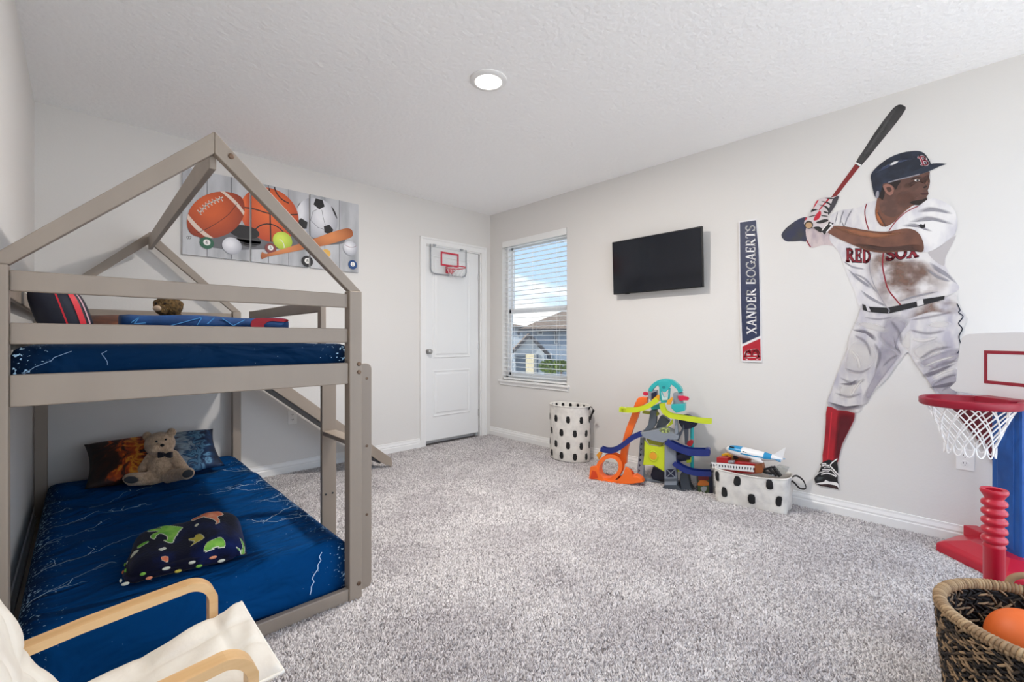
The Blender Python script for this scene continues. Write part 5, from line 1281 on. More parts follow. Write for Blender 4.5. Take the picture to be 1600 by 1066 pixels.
# ------------------------------------------------------------------ toy car-race tower
OT = Vector((3.235, 1.67, 0)); eX = Vector((.316, -.949, 0)).normalized(); eD = Vector((eX.y*-1, eX.x, 0)); eD = eD if eD.x > 0 else -eD
def TW(x, y, d=0.0):
    u, v = 910+x/5.076, 585+y/5.076; r = ray(u, v); k = ((OT-E0).dot(eD)+d)/r.dot(eD); return E0+r*k
tw = thing('toy_race_tower', OT, 'tall colourful plastic car race tower with tracks and orange loop', 'toy tower')
K_or = mat('toy_orange', lin(244, 110, 36), .4); K_or2 = mat('toy_deep_orange', lin(214, 66, 24), .4); K_nv = mat('toy_navy', lin(24, 42, 112), .35); K_nd = mat('toy_dark_navy', lin(18, 24, 52), .4); K_li = mat('toy_lime', lin(196, 208, 34), .4); K_gy = mat('toy_tower_grey', lin(134, 140, 148), .45); K_g2 = mat('toy_tower_dark_grey', lin(84, 90, 98), .45); K_bs = mat('toy_base_grey', lin(66, 72, 80), .5); K_te = mat('toy_teal', lin(44, 170, 170), .35); K_pk = mat('toy_pink', lin(204, 26, 66), .35); K_gd = mat('toy_gold', lin(228, 158, 40), .35)
def ts(name, pts, m, d, th, parent=None, sm=0, bev=.003, floor=None):
    P = smoothpoly(pts, sm) if sm else pts
    Q = [TW(x, y, d) for x, y in P]
    if floor is not None:
        for q in Q:
            if q.z < floor: q.z = floor
    return MB().prism(Q, eD*th).build(name, m, parent or tw, bevel=bev, fix=True)
def track(name, pts, m, d, wd, th, parent=None, lip=.008, d1=None):
    """open channel seen from the side: centreline in the picture plane, wd deep"""
    P = smoothpoly(pts, 5, False); n_ = len(P); d1 = d if d1 is None else d1
    C = [TW(x, y, d+(d1-d)*i/(n_-1)) for i, (x, y) in enumerate(P)]
    w = MB(); rings = []
    for i in range(n_):
        t = (C[min(i+1, n_-1)]-C[max(i-1, 0)]).normalized(); up = t.cross(eD).normalized()
        if up.z < 0: up = -up
        sec = [(0, -th/2), (wd, -th/2), (wd, th/2), (wd-.004, th/2), (wd-.004, -th/2+.005), (.004, -th/2+.005), (.004, th/2), (0, th/2)]
        rings.append([C[i]+eD*(a-wd/2)+up*b for a, b in sec])
    return w.loft(rings).build(name, m, parent or tw, fix=True)
# base and feet
ts('base', [(630,922),(652,880),(752,880),(778,918),(862,940),(932,1016),(800,1018),(748,952),(640,936)], K_bs, -.06, .12, floor=.002)
ts('back_base', [(540,800),(560,735),(650,780),(650,840),(560,840)], K_nd, .06, .1)
ts('rear_foot', [(470,815),(650,860),(650,890),(520,850),(470,840)], K_gy, .05, .1, floor=.002)
ts('exit_ramp', [(775,800),(800,780),(840,800),(850,880),(900,960),(934,1014),(820,990),(785,930)], K_bs, -.02, .1, sm=2, floor=.002)
ts('sticker_box', [(905,795),(1032,790),(1035,985),(908,985)], K_nd, -.015, .11, floor=.003)
st = ts('sticker', [(916,808),(1003,806),(1006,978),(916,980)], mat('sticker_green', lin(74, 92, 50), .5), -.0165, .001, bev=0)
ts('sticker_red', [(918,810),(1001,808),(1002,840),(918,842)], mat('sticker_maroon', lin(120, 30, 34), .5), -.018, .001, st, bev=0)
ts('sticker_car', [(918,860),(940,838),(990,848),(1002,880),(918,882)], mat('sticker_orange', lin(214, 120, 40), .5), -.018, .001, st, 2, 0)
ts('sticker_face', [(940,895),(985,893),(982,920),(962,935),(944,920)], mat('sticker_pale', lin(170, 176, 178), .5), -.018, .001, st, 2, 0)
ts('sticker_dark', [(930,940),(1000,938),(1000,955),(930,958)], K_nd, -.018, .001, st, 0, 0)
# legs
lg = ts('tower_leg', [(458,500),(494,505),(482,825),(430,800)], K_gy, .0, .05)
for i in range(6):
    y = 540+i*42; x = 464-i*3.5; ts('lattice_gap', [(x-2, y), (x+13, y+14), (x-3, y+30)], K_nd, -.001, .003, lg, 0, 0)
cl_ = ts('tower_leg', [(652,535),(740,572),(748,880),(650,880)], K_gy, -.055, .07)
ts('lattice_recess', [(664,752),(736,752),(738,816),(664,818)], K_nd, -.0565, .004, cl_, 0, 0)
for a, b in (((666, 752), (736, 818)), ((736, 752), (666, 818))):
    MB().beam(TW(*a, -.058), TW(*b, -.058), .005, .007, eD).build('lattice_brace', K_gy, cl_)
ts('leg_band', [(650,830),(746,828),(748,848),(650,850)], K_g2, -.058, .006, cl_, 0, 0)
# deck and columns
ts('deck', [(450,466),(560,445),(640,430),(762,492),(756,520),(668,525),(640,545),(560,528),(488,502)], K_gy, -.07, .15, sm=1)
ts('deck_picture', [(608,445),(640,425),(690,430),(692,458),(650,468)], mat('deck_print', lin(176, 190, 110), .5, noise=(lin(90, 96, 70), 60, .4, .6)), -.072, .004, None, 2, 0)
ts('column', [(540,285),(586,285),(582,395),(560,430),(470,468),(520,400)], K_g2, -.03, .07, sm=1)
ts('inner_ramp', [(585,410),(620,330),(660,345),(690,370),(670,400),(600,430)], K_g2, .02, .06, sm=2)
ts('column', [(734,340),(752,340),(757,470),(732,482)], K_gy, -.05, .03); ts('column', [(800,345),(838,350),(836,560),(812,560)], K_g2, .02, .04)
ts('brace', [(742,520),(790,430),(800,400),(806,430),(760,530)], K_g2, -.02, .03)
c = TW(828, 372, .03); MB().lathe([(.046, -.02), (.05, -.016), (.05, .03), (.046, .034)], c, 28, (eX, Uv, eD)).build('drum', K_nd, tw, smooth=True, fix=True, angle=40)
ts('drum_face', [(765,340),(900,345),(910,400),(860,430),(790,430)], K_nd, .0, .04, sm=2)
# lime panel with round window
pn = ts('front_panel', [(490,520),(525,562),(612,578),(660,556),(656,778),(565,722),(480,720),(490,640)], K_li, -.045, .02)
ts('panel_hood', [(505,515),(660,530),(630,572),(530,556)], mat('toy_olive', lin(150, 150, 30), .4), -.03, .03)
c = TW(562, 648, -.047); MB().tube([c+eX*math.cos(a)*.031+Uv*math.sin(a)*.036 for a in [2*PI*i/28 for i in range(28)]], .0055, 8, closed=True).build('window_ring', K_li, pn, smooth=True)
MB().lathe([(.028, 0), (.028, .003), (.026, .004)], c-eD*.002, 24, (eX, Uv, -eD)).build('window_disc', K_gd, pn)
# teal crown
cr_out = [(520,130),(530,105),(560,72),(600,48),(655,37),(710,48),(750,76),(780,108),(792,140)]
cr_in = [(760,150),(748,120),(715,90),(690,76),(655,68),(620,76),(595,88),(560,118),(552,140)]
cw = ts('crown_arch', smoothpoly(cr_out, 3, False)+smoothpoly(cr_in, 3, False), K_te, -.045, .07)
ts('crown_crest', [(598,62),(655,52),(702,64),(696,100),(660,140),(640,140),(608,104)], K_te, -.05, .03, cw, 2)
ts('crown_strut', [(608,110),(622,108),(645,180),(668,180),(686,108),(698,112),(690,210),(660,226),(624,224),(612,190)], K_te, -.045, .02, cw)
ts('crown_window', [(624,140),(645,185),(668,180),(682,140),(676,205),(632,205)], mat('toy_pale_teal', lin(190, 214, 212), .4), -.05, .004, cw, 0, 0)
ts('crown_badge', ell(645, 104, 14, 12, 14), mat('toy_deep_teal', lin(30, 130, 134), .4), -.052, .004, cw, 0, 0)
ts('side_turret', [(522,132),(590,128),(592,200),(548,218),(522,185)], K_gy, -.04, .06); ts('turret_slot', [(545,150),(590,135),(590,175),(548,205)], K_nd, -.0415, .003, None, 0, 0)
ts('side_turret', [(720,150),(792,148),(794,240),(722,240)], K_gy, -.04, .06)
ts('crown_base', [(705,238),(812,236),(812,290),(742,306),(705,270)], K_te, -.06, .09); ts('crown_base', [(540,262),(625,225),(622,275),(550,282)], K_te, -.03, .07)
ts('pink_lever', [(484,140),(520,148),(520,168),(484,168)], K_pk, -.02, .03, None, 2); ts('pink_lever', [(758,172),(835,180),(842,206),(800,208),(772,212)], K_pk, -.055, .03, None, 2)
ts('gold_gate', [(548,205),(600,160),(612,170),(608,205),(570,225)], K_gd, -.062, .02); ts('gold_gate', [(668,240),(672,210),(712,180),(716,200),(700,240)], K_gd, -.07, .02)
# tracks
track('lime_track', [(297,275),(345,282),(420,282),(490,265),(545,238),(600,196)], K_li, -.06, .05, .036); ts('track_tip', [(297,265),(345,268),(345,300),(318,304),(300,290)], K_li, -.085, .05)
track('lime_track', [(632,232),(650,290),(700,325),(780,340),(860,354),(940,366),(1026,373)], K_li, -.085, .05, .034, d1=-.02)
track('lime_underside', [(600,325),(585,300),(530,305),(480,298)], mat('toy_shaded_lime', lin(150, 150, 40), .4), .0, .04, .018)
track('navy_track', [(150,588),(200,603),(262,596),(330,555),(400,500),(470,470)], K_nv, -.06, .05, .038)
track('navy_spiral', [(672,525),(720,560),(790,592),(860,612),(940,616),(1008,615)], K_nv, -.055, .07, .048); ts('spiral_end', [(975,594),(1005,592),(1014,612),(1010,645),(985,648),(970,630)], K_nv, -.085, .06, None, 2)
track('navy_spiral', [(850,640),(800,640),(740,665),(722,690)], K_nd, .0, .06, .03); track('navy_spiral', [(728,695),(790,740),(860,768),(930,780),(1020,782)], K_nv, -.055, .07, .036)
ts('spiral_core', [(716,560),(850,600),(860,680),(740,700)], K_nd, .0, .03)
MB().tube([TW(870, 760, .03), TW(870, 395, .03)], .013, 12).build('lift_pole', K_te, tw, smooth=True, angle=50)
ts('pole_clip', [(852,385),(884,385),(880,408),(856,408)], K_li, .0, .05); ts('pole_clip', [(820,668),(862,660),(862,700),(826,705)], K_li, .0, .03)
ts('race_car', [(828,560),(836,535),(862,522),(880,530),(872,562),(850,572)], mat('toy_car_red', lin(160, 30, 34), .35), -.01, .03, None, 2)
ts('lime_fin', [(690,385),(715,355),(718,395),(690,410),(660,425)], K_li, -.04, .02)
ts('lime_foot', [(748,735),(800,745),(800,770),(750,775)], K_li, .0, .03)
# orange loop and tall track
ring = [TW(222+a*0, 735, -.05) for a in (0,)][0]
Lp_o = []
for i in range(41):
    a = 2*PI*i/40; Lp_o.append(TW(222+92*math.cos(a)+14*math.sin(a), 735-96*math.sin(a), -.05))
lp = MB()
rings = []
cL = TW(222, 735, -.05)
for i in range(41):
    p = Lp_o[i]; r = (p-cL).normalized()
    rings.append([p+r*a+eD*b for a, b in ((-.018, -.045), (.012, -.045), (.012, -.038), (-.010, -.038), (-.010, .038), (.012, .038), (.012, .045), (-.018, .045))])
lp.loft(rings, cap=False).build('orange_loop', K_or, tw, fix=True)
ts('loop_foot', [(50,838),(62,735),(112,726),(136,790),(170,832),(225,850),(280,838),(322,795),(340,736),(366,748),(386,775),(398,812),(440,818),(470,832),(484,858),(400,868),(300,882),(135,892),(118,835)], K_or, -.105, .025, floor=.002)
ts('loop_foot', [(75,838),(85,735),(132,726),(170,795),(225,838),(290,835),(345,800),(372,745),(402,775),(416,808),(450,832),(404,850),(300,860),(155,870),(138,835)], K_or2, .01, .02, floor=.002)
ts('foot_arch', [(58,836),(78,762),(108,772),(124,822),(90,830)], K_or2, -.1065, .004, None, 0, 0)
ts('loop_tail', [(395,805),(420,800),(468,828),(484,858),(400,868)], K_or, -.08, .07, floor=.002)
tk_ = []
track('orange_drop', [(452,225),(436,270),(418,330),(386,410),(360,490),(342,570),(330,640),(326,700)], K_or, .01, .05, .05)
ts('drop_top', [(424,265),(428,205),(440,188),(470,182),(515,185),(512,230),(480,245),(466,280),(430,300)], K_or, -.02, .06, None, 1)
ts('gold_wedge', [(110,640),(135,612),(155,620),(130,680)], K_gd, -.03, .04)

# ------------------------------------------------------------------ toy basketball stand
m_red = mat('red_moulded_plastic', lin(186, 20, 46), .35, coat=.2); m_dred = mat('dark_red_moulded_plastic', lin(150, 16, 42), .4); m_blu = mat('blue_moulded_plastic', lin(24, 88, 168), .4, noise=(lin(20, 76, 148), 8, .4, .7)); m_bdw = mat('white_backboard', lin(232, 233, 236), .3)
hs = thing('toy_basketball_stand', (3.27, -.12, 0), 'red and blue toy basketball hoop stand in the right corner', 'basketball hoop')
hR = Vector((.744, .667, 0)).normalized(); hN = Vector((-.667, .744, 0)).normalized(); BC = Vector((3.222, -.098, 0))
# base
bp0 = Vector((3.255, -.135, 0))
P_ = [bp0+hN*.33-hR*.10, bp0+hN*.33+hR*.10, bp0+hN*.10+hR*.24, bp0-hN*.14+hR*.24, bp0-hN*.14-hR*.24, bp0+hN*.10-hR*.24]
P_ = [Vector((3.285, .178, .002)), Vector((3.47, .11, .002)), Vector((3.49, -.06, .002)), Vector((3.47, -.42, .002)), Vector((3.05, -.38, .002)), Vector((3.045, -.07, .002))]
cB = sum(P_, Vector())/6
rings = [P_, [p+Uv*.045 for p in P_], [cB.lerp(p, .9)+Uv*.062 for p in P_], [cB.lerp(p, .55)+Uv*.095 for p in P_]]
MB().loft(rings).build('base', m_red, hs, bevel=.008, fix=True)
MB().obox(Vector((3.45, .02, .085)), (hR, hN, Uv), (.05, .035, .035)).build('base_lug', m_red, hs, bevel=.006)
# pole
pc = Vector((3.295, -.115, 0))
w = MB(); w.obox(pc+Uv*.455, (hR, hN, Uv), (.075, .055, .375)); w.build('pole', m_blu, hs, bevel=.012)
MB().obox(pc+Uv*.455+hN*.056, (hR, hN, Uv), (.04, .003, .34)).build('pole_rib', m_blu, hs, bevel=.003)
MB().obox(pc+Uv*.815+hN*.02, (hR, hN, Uv), (.078, .07, .018)).build('height_collar', m_dred, hs, bevel=.004)
MB().tube([pc+hN*.06-hR*-.06+Uv*.79, pc+hN*.085+hR*.06+Uv*.79], .014, 12).build('pin', m_red, hs)
# backboard
def bbp(a, z, d=0): return BC+hR*a+hN*d+Uv*z
o_ = smoothpoly([(-.29, .845), (.29, .845), (.285, .9), (.262, 1.10), (.235, 1.148), (.18, 1.158), (0, 1.162), (-.18, 1.158), (-.235, 1.148), (-.262, 1.10), (-.285, .9)], 2)
MB().prism([bbp(a, z) for a, z in o_], hN*.018).build('backboard', m_bdw, hs, bevel=.004, fix=True)
w = MB(); t_ = .016
for a0, a1, z0, z1 in ((-.125, .125, 1.055, 1.055+t_), (-.125, .125, .905, .905+t_), (-.125, -.125+t_, .905+t_, 1.055), (.125-t_, .125, .905+t_, 1.055)):
    w.prism([bbp(a0, z0, .0185), bbp(a1, z0, .0185), bbp(a1, z1, .0185), bbp(a0, z1, .0185)], hN*.0015)
w.build('target_square', m_dred, hs, fix=True)
rcn = BC+hN*.205+hR*-.01+Uv*.826; RR = .168
rg = []
for i in range(49):
    a = 2*PI*i/48; e = hR*math.cos(a)+hN*math.sin(a)
    rg.append([rcn+e*(RR+x)+Uv*z for x, z in ((-.012, -.018), (.006, -.02), (.014, -.012), (.014, .012), (.006, .018), (-.012, .014))])
MB().loft(rg, cap=False).build('rim', m_dred, hs, smooth=True, fix=True, angle=45)
MB().prism([bbp(-.12, .815, .0), bbp(.12, .815, .0), bbp(.085, .815, .10), bbp(-.085, .815, .10)], Uv*.032).build('rim_bracket', m_dred, hs, bevel=.005, fix=True)
net(rcn-Uv*.012, RR-.008, .085, .20, 14, m_net, hs, .0032, 5)
w = MB()
for i in range(14):
    a = 2*PI*i/14; q = [rcn+Vector((math.cos(a+s_)*.088, math.sin(a+s_)*.088, -.205-dz)) for s_, dz in ((-.2, 0), (-.15, .03), (0, .045), (.15, .03), (.2, 0))]
    w.tube(smoothpoly([tuple(p) for p in q], 3, False), .0034, 5)
w.build('net_loops', m_net, hs)['kind'] = 'stuff'

# red ribbed batting tee
te = thing('batting_tee', (2.33, -.025, 0), 'red ribbed plastic batting tee behind the woven basket', 'batting tee')
prof = [(.038, .02), (.038, .40), (.041, .405)]
for i in range(5):
    z = .415+i*.032; prof += [(.034, z), (.046, z+.008), (.047, z+.015), (.044, z+.022), (.034, z+.027)]
prof += [(.033, .572), (.040, .583), (.048, .592), (.05, .6), (.047, .606), (.03, .604), (.028, .56)]
prof = [(r*.74, z-.008) for r, z in prof]
MB().lathe(prof, (2.33, -.025, 0), 36).build('tube', m_red, te, smooth=True, fix=True, angle=60)
MB().lathe([(.075, 0), (.078, .008), (.072, .02), (.05, .03), (.034, .05), (.03, .07)], (2.33, -.025, .002), 36).build('foot', m_red, te, smooth=True, fix=True, angle=50)

# ------------------------------------------------------------------ woven basket with balls
m_weave = mat('dark_seagrass', lin(30, 24, 21), .8, island=lin(168, 138, 104)); _r = [x for x in m_weave.node_tree.nodes if x.type == 'VALTORGB'][0].color_ramp; _r.elements[0].position = .45
m_rimw = mat('pale_rope', lin(176, 148, 112), .85, island=lin(128, 100, 72)); m_core = mat('basket_core', lin(30, 24, 21), .9)
kb = Vector((1.925, -.135, 0)); bk = thing('woven_basket', kb, 'dark woven seagrass basket with pale rope rim at the right edge', 'basket')
KR, KH = .236, .33
def kr(z): return KR*(.86+.14*(z/KH)**.7)
rings = [[kb+Vector((math.cos(2*PI*j/48)*(kr(z)+g), math.sin(2*PI*j/48)*(kr(z)+g), z)) for j in range(48)] for z, g in [(.004, 0), (.06, 0), (.12, 0), (.2, 0), (.28, 0), (KH, 0), (KH, -.012), (.28, -.012), (.22, -.012), (.155, -.012)]]
MB().loft(rings).build('basket_wall', m_core, bk, smooth=True, fix=True)
rs = random.Random(3)
def strands(inside_, n_rows, nm):
    w = MB()
    for row in range(n_rows):
        z = .012+(KH-.022)*row/(n_rows-1); per = 64
        for j in range(per):
            a0 = 2*PI*(j+(.5 if row % 2 else 0))/per+rs.uniform(-.01, .01); ln = .085*rs.uniform(.7, 1.5); tilt_ = (.011 if row % 2 else -.011)*rs.uniform(-.1, 1.9)
            pts = []
            for k in range(5):
                t = k/4; bul = .007*math.sin(PI*t)*rs.uniform(.8, 1.2)
                r = kr(z)+(bul-.001 if not inside_ else -.0125-bul+.001); a = a0+ln*(t-.5)*1.6
                zz = min(KH-.004, max(.006, z+tilt_*(t-.5)*2)); pts.append(kb+Vector((math.cos(a)*r, math.sin(a)*r, zz)))
            w.tube(pts, [.001, .003, .0036, .003, .001], 5)
    o = w.build(nm, m_weave, bk, smooth=True); o['kind'] = 'stuff'
strands(False, 40, 'outer_weave'); strands(True, 24, 'inner_weave')
w = MB()
for j in range(150):
    a = 2*PI*j/150; c_ = kb+Vector((math.cos(a)*(kr(KH)-.006), math.sin(a)*(kr(KH)-.006), KH+.004)); e = Vector((math.cos(a), math.sin(a), 0)); tg = Vector((-e.y, e.x, 0))
    rr = .0125*rs.uniform(.93, 1.07)
    w.tube([c_+e*math.cos(b)*rr+Uv*math.sin(b)*rr+tg*(b/(2*PI)-.5)*.009 for b in [2*PI*k/9 for k in range(10)]], .0052, 5)
o = w.build('rim_wrap', m_rimw, bk, smooth=True); o['kind'] = 'stuff'
aH = math.radians(6)
hb0 = kb+Vector((math.cos(aH)*KR, math.sin(aH)*KR, KH)); tgv = Vector((-math.sin(aH), math.cos(aH), 0))
MB().tube(smoothpoly([tuple(hb0-tgv*.06-Uv*.01), tuple(hb0-tgv*.05+Uv*.03), tuple(hb0-tgv*.02+Uv*.05), tuple(hb0+tgv*.02+Uv*.05), tuple(hb0+tgv*.05+Uv*.03), tuple(hb0+tgv*.06-Uv*.01)], 4, False), .01, 8).build('handle', m_rimw, bk, smooth=True)
bk.children[-1].location = Vector((0, 0, 0))
m_ob = mat('orange_rubber', lin(224, 104, 40), .55, bump=(300, .15, .001)); m_gb = mat('grey_rubber', lin(120, 128, 140), .5); m_wb = mat('white_leather', lin(224, 222, 218), .5)
def ballthing(name, c, r, m, label, seams=0, ax=None, mseam=None):
    c = Vector(c); t = thing(name, c-Uv*r, label, 'ball'); MB().ball(c, (r, r, r), 32, ax).build('cover', m, t, smooth=True)
    for i in range(seams):
        b1_ = Vector(((1, 0, .3), (0, 1, -.2), (.7, .7, 0))[i]).normalized(); b2_ = b1_.cross(Vector((.2, .3, 1))).normalized()
        MB().tube([c+(b1_*math.cos(q)+b2_*math.sin(q))*(r+.0002) for q in [2*PI*k/40 for k in range(40)]], .0022, 6, closed=True).build('seam', mseam, t, smooth=True)
    return t
m_sm = mat('orange_seam', lin(190, 80, 30), .6)
ballthing('rubber_ball', (1.985, -.085, .245), .088, m_ob, 'orange rubber ball on top in the woven basket', 2, None, m_sm)
ballthing('small_ball', (1.895, .02, .203), .046, m_gb, 'grey ball next to the orange one in the basket')
ballthing('baseball', (1.80, -.03, .195), .037, m_wb, 'white baseball by the near rim inside the basket', 1, None, mat('red_stitch', lin(160, 40, 40), .6))

# ------------------------------------------------------------------ child's bentwood armchair
m_birch = mat('birch_veneer', lin(226, 188, 138), .4, noise=(lin(208, 164, 112), 5, .35, .7), stretch=(.3, 6, 6)); m_cush = mat('cream_cotton', lin(232, 226, 214), .9, noise=(lin(220, 212, 200), 10, .4, .7), bump=(60, .25, .004)); m_pipe = mat('cushion_piping', lin(240, 236, 226), .9)
ch = thing('child_armchair', (.1, 1.385, 0), "child's bentwood armchair with cream cushion at the lower left", 'armchair')
CHR = math.radians(5)
def cp(x, y, z):   # chair coordinates: x forward, y across (left is +)
    return Vector((.1+x*math.cos(CHR)-y*math.sin(CHR)*.0, 1.385+y+x*math.sin(CHR)*.35, z))
def arcp(cx, cz, r, a0, a1, n_=7): return [(cx+r*math.cos(math.radians(a0+(a1-a0)*i/n_)), cz+r*math.sin(math.radians(a0+(a1-a0)*i/n_))) for i in range(n_+1)]
for y in (.215, -.215):
    path = [(-.235, .375), (-.1, .392), (.1, .405)]+arcp(.125, .345, .062, 90, 0)+[(.187, .2)]+arcp(.127, .072, .06, 0, -90)+[(-.1, .012), (-.27, .012)]
    MB().tube([cp(x, y, z) for x, z in smoothpoly(path, 2, False)], 0, flat=(.044, .022, (0, 1, 0)) if False else (.022, .044, (0, 1, 0))).build('side_frame', m_birch, ch, bevel=.003, fix=True)
# seat-and-back frame under the cushion
for y in (.155, -.155):
    path = [(.24, .262), (.1, .235), (-.08, .205), (-.17, .235), (-.225, .35), (-.262, .5), (-.285, .64)]
    MB().tube([cp(x, y, z) for x, z in smoothpoly(path, 4, False)], 0, flat=(.022, .035, (0, 1, 0))).build('seat_frame', m_birch, ch, bevel=.002, fix=True)
for x, z in ((.2, .245), (-.12, .205), (-.25, .43)): MB().beam(cp(x, -.2, z), cp(x, .2, z), .03, .022).build('cross_bar', m_birch, ch, bevel=.003)
# cushion: one long quilted pad
def cush(s_, y, side):
    P = [(.262, .305), (.225, .3), (.16, .292), (.06, .272), (-.06, .252), (-.14, .262), (-.19, .34), (-.225, .44), (-.258, .55), (-.285, .66), (-.292, .69)]
    k = s_*(len(P)-1); i = min(int(k), len(P)-2); t = k-i
    g = lambda j: P[min(max(j, 0), len(P)-1)]
    q = [.5*((2*b)+(-a+c)*t+(2*a-5*b+4*c-d)*t*t+(-a+3*b-3*c+d)*t**3) for a, b, c, d in zip(g(i-1), g(i), g(i+1), g(i+2))]
    a, b = g(i), g(i+1); dx, dz_ = b[0]-a[0], b[1]-a[1]; l = math.hypot(dx, dz_); nx, nz = dz_/l, -dx/l
    if nx+nz < 0: nx, nz = -nx, -nz
    return q, (nx, nz)
def cushf(sgn):
    def f(a, b):
        y = (b*2-1); q, nn = cush(a, y, sgn)
        e = (max(0, 1-abs(y)**5)*max(0, 1-abs(2*a-1)**14))**.5
        quilt = .6+.4*abs(math.sin(a*PI*6))**.5*abs(math.cos(y*PI*1.5))**.3
        flare = 1+.10*max(0, 1-a/.12)+.02*math.sin(a*14)
        sagz = .004*abs(y)**2.5*max(0, 1-a/.15)
        t = sgn*.036*e*quilt+.004*math.sin(a*40+y*6)*e
        return cp(q[0]+nn[0]*t, y*.185*flare, q[1]+nn[1]*t+sagz)
    return f
w = MB(); w.grid(cushf(1), 72, 30); w.grid(cushf(-1), 72, 30); weld(w.build('cushion', m_cush, ch))
edge = [cushf(1)(a/60, 0) for a in range(61)]+[cushf(1)(1, b/12) for b in range(1, 13)]+[cushf(1)(1-a/60, 1) for a in range(1, 61)]+[cushf(1)(0, 1-b/12) for b in range(1, 12)]
MB().tube(edge, .004, 6, closed=True).build('piping', m_pipe, ch, smooth=True)

# ------------------------------------------------------------------ the street outside the window
m_bounce_ground = mat('pale_bounce_ground', lin(218, 214, 206), .9, noise=(lin(204, 200, 192), .4, .4, .6)); m_sid = mat('blue_grey_siding', lin(138, 152, 168), .7, bump=(1, .1, .01)); m_sid2 = mat('pale_siding', lin(178, 186, 194), .7); m_roof = mat('brown_shingles', lin(136, 118, 104), .9, noise=(lin(116, 100, 88), 4, .4, .6)); m_trimw = mat('house_white_trim', lin(232, 232, 230), .6); m_trimd = mat('house_dark_fascia', lin(60, 60, 66), .6); m_hwin = mat('house_window_glass', lin(70, 84, 100), .1); m_leaf = mat('shrub_leaf', lin(116, 138, 60), .9, island=lin(70, 96, 40)); m_beige = mat('beige_garage', lin(214, 200, 168), .7)
GZ = -3.1
o = MB().box(-60, 90, -60, 110, GZ-.3, GZ).build('ground', m_bounce_ground); o['kind'] = 'structure'  # ground made pale to bounce daylight up onto the ceiling
def HP(u, v, D): return atT(u, v, D)
def hz(v, D): return EYE-(v-HOR)/FPX*D
def hpos(u, D): return Fv*D+Rv*((u-800)/FPX*D)
def house(name, label, D, u0, u1, v_eave, v_ridge, depth, wallm, over=.5):
    r = thing(name, hpos((u0+u1)/2, D)+Uv*GZ, label, 'house', 'neighbouring houses')
    a, b = hpos(u0, D), hpos(u1, D); ze, zr = hz(v_eave, D), hz(v_ridge, D)
    w = MB().hexa([a+Uv*GZ, b+Uv*GZ, b+Fv*depth+Uv*GZ, a+Fv*depth+Uv*GZ, a+Uv*ze, b+Uv*ze, b+Fv*depth+Uv*ze, a+Fv*depth+Uv*ze]); w.build('walls', wallm, r)
    a2, b2 = a-Rv*over-Fv*over+Uv*ze, b+Rv*over-Fv*over+Uv*ze; c2, d2 = b2+Fv*(depth+2*over), a2+Fv*(depth+2*over)
    ins = min((b-a).length/2, depth/2)*.98; m1 = (a2+d2)/2+Rv*ins; m2 = (b2+c2)/2-Rv*ins; m1.z = m2.z = zr
    MB().add([a2, b2, c2, d2, m1, m2], [(0,1,5,4), (1,2,5), (2,3,4,5), (3,0,4), (3,2,1,0)]).build('roof', m_roof, r)
    MB().beam(a2-Uv*.1, b2-Uv*.1, .12, .2).build('fascia', m_trimd, r)
    MB().beam(a2-Uv*.1, d2-Uv*.1, .12, .2).build('fascia', m_trimd, r)
    return r
def hwin(r, D, u0, v0, u1, v1, glass=True, nm='window', m=None):
    a, b = hpos(u0, D)-Fv*.05, hpos(u1, D)-Fv*.05; z0, z1 = hz(v1, D), hz(v0, D)
    o = MB().prism([a+Uv*z0, b+Uv*z0, b+Uv*z1, a+Uv*z1], -Fv*.08).build(nm, m or m_trimw, r, fix=True)
    if glass:
        w_ = (b-a).length*.14; rv = Rv
        MB().prism([a+rv*w_+Uv*(z0+w_)-Fv*.085, b-rv*w_+Uv*(z0+w_)-Fv*.085, b-rv*w_+Uv*(z1-w_)-Fv*.085, a+rv*w_+Uv*(z1-w_)-Fv*.085], -Fv*.02).build('pane', m_hwin, o, fix=True)
hA = house('house', 'blue-grey two-storey house with brown hip roof seen through the window', 30, 823, 990, 514, 478, 12, m_sid)
hwin(hA, 30, 866, 518, 872, 537); hwin(hA, 30, 840, 518, 848, 523); hwin(hA, 30, 853, 552, 862, 562); hwin(hA, 30, 905, 518, 915, 537); hwin(hA, 30, 905, 552, 915, 570)
hB = house('house', 'pale house farther off behind the garage gable, seen through the window', 46, 690, 817, 510, 498, 12, m_sid2)
hwin(hB, 46, 808, 516, 813, 526); hwin(hB, 46, 790, 516, 796, 526); hwin(hB, 46, 770, 516, 776, 526)
hC = thing('garage', hpos(826, 25)+Uv*GZ, 'gabled garage wing with dark eaves in front of the blue house', 'garage')
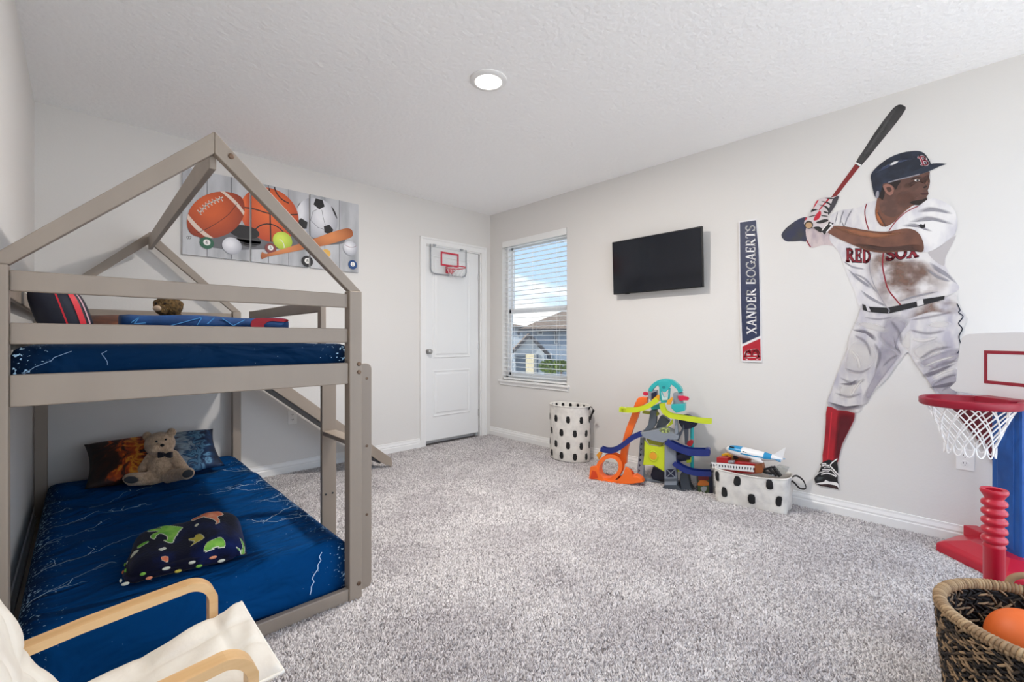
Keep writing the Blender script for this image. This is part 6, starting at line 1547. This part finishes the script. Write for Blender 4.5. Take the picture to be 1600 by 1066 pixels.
a, b = hpos(804, 25), hpos(850, 25); ze = hz(551, 25); zr = hz(527, 25)
MB().prism([a+Uv*GZ, b+Uv*GZ, b+Uv*ze, (a+b)/2+Uv*zr, a+Uv*ze], Fv*4.0).build('walls', m_sid2, hC, fix=True)
am, bm_ = (a+b)/2+Uv*(zr+.12), 0
for p, s_ in ((a, -1), (b, 1)):
    q = p+Rv*s_*.35+Uv*(ze-.2)
    MB().prism([q-Fv*.35, am-Fv*.35, am-Fv*.35+Uv*.1, q-Fv*.35+Uv*.1], Fv*4.4).build('roof_slope', m_roof, hC, fix=True)
    MB().prism([q-Fv*.37-Uv*.12, am-Fv*.37-Uv*.12, am-Fv*.37+Uv*.1, q-Fv*.37+Uv*.1], Fv*.06).build('bargeboard', m_trimd, hC, fix=True)
hwin(hC, 25, 806, 557, 821, 580, False, 'garage_door', m_hwin); hwin(hC, 25, 821.5, 553, 834, 600, False, 'porch_wall', m_beige); hwin(hC, 25, 837, 553, 842, 590)
def shrub(c, r, label):
    rs = random.Random(int(c.x*7)); w = MB(); t = thing('shrub', Vector((c.x, c.y, GZ)), label, 'shrub')
    for i in range(420):
        d = Vector((rs.gauss(0, 1), rs.gauss(0, 1), rs.gauss(0, 1))).normalized()*r*rs.uniform(.6, 1); p = c+Vector((d.x, d.y, d.z*.7)); s_ = r*.16
        e1_ = Vector((rs.uniform(-1, 1), rs.uniform(-1, 1), rs.uniform(-1, 1))).normalized(); e2_ = e1_.cross(Vector((.3, .5, .8))).normalized()
        w.add([p-e1_*s_, p-e2_*s_*.5, p+e1_*s_, p+e2_*s_*.5], [(0,1,2,3)])
    w.build('foliage', m_leaf, t)['kind'] = 'stuff'
    MB().tube([Vector((c.x, c.y, GZ)), c], [.08, .05], 6).build('trunk', m_roof, t)
shrub(hpos(858, 23)+Uv*hz(573, 23), .55, 'leafy shrub in front of the blue house, left one of two'); shrub(hpos(877, 25.5)+Uv*hz(572, 25.5), .5, 'leafy shrub in front of the blue house, right one of two')
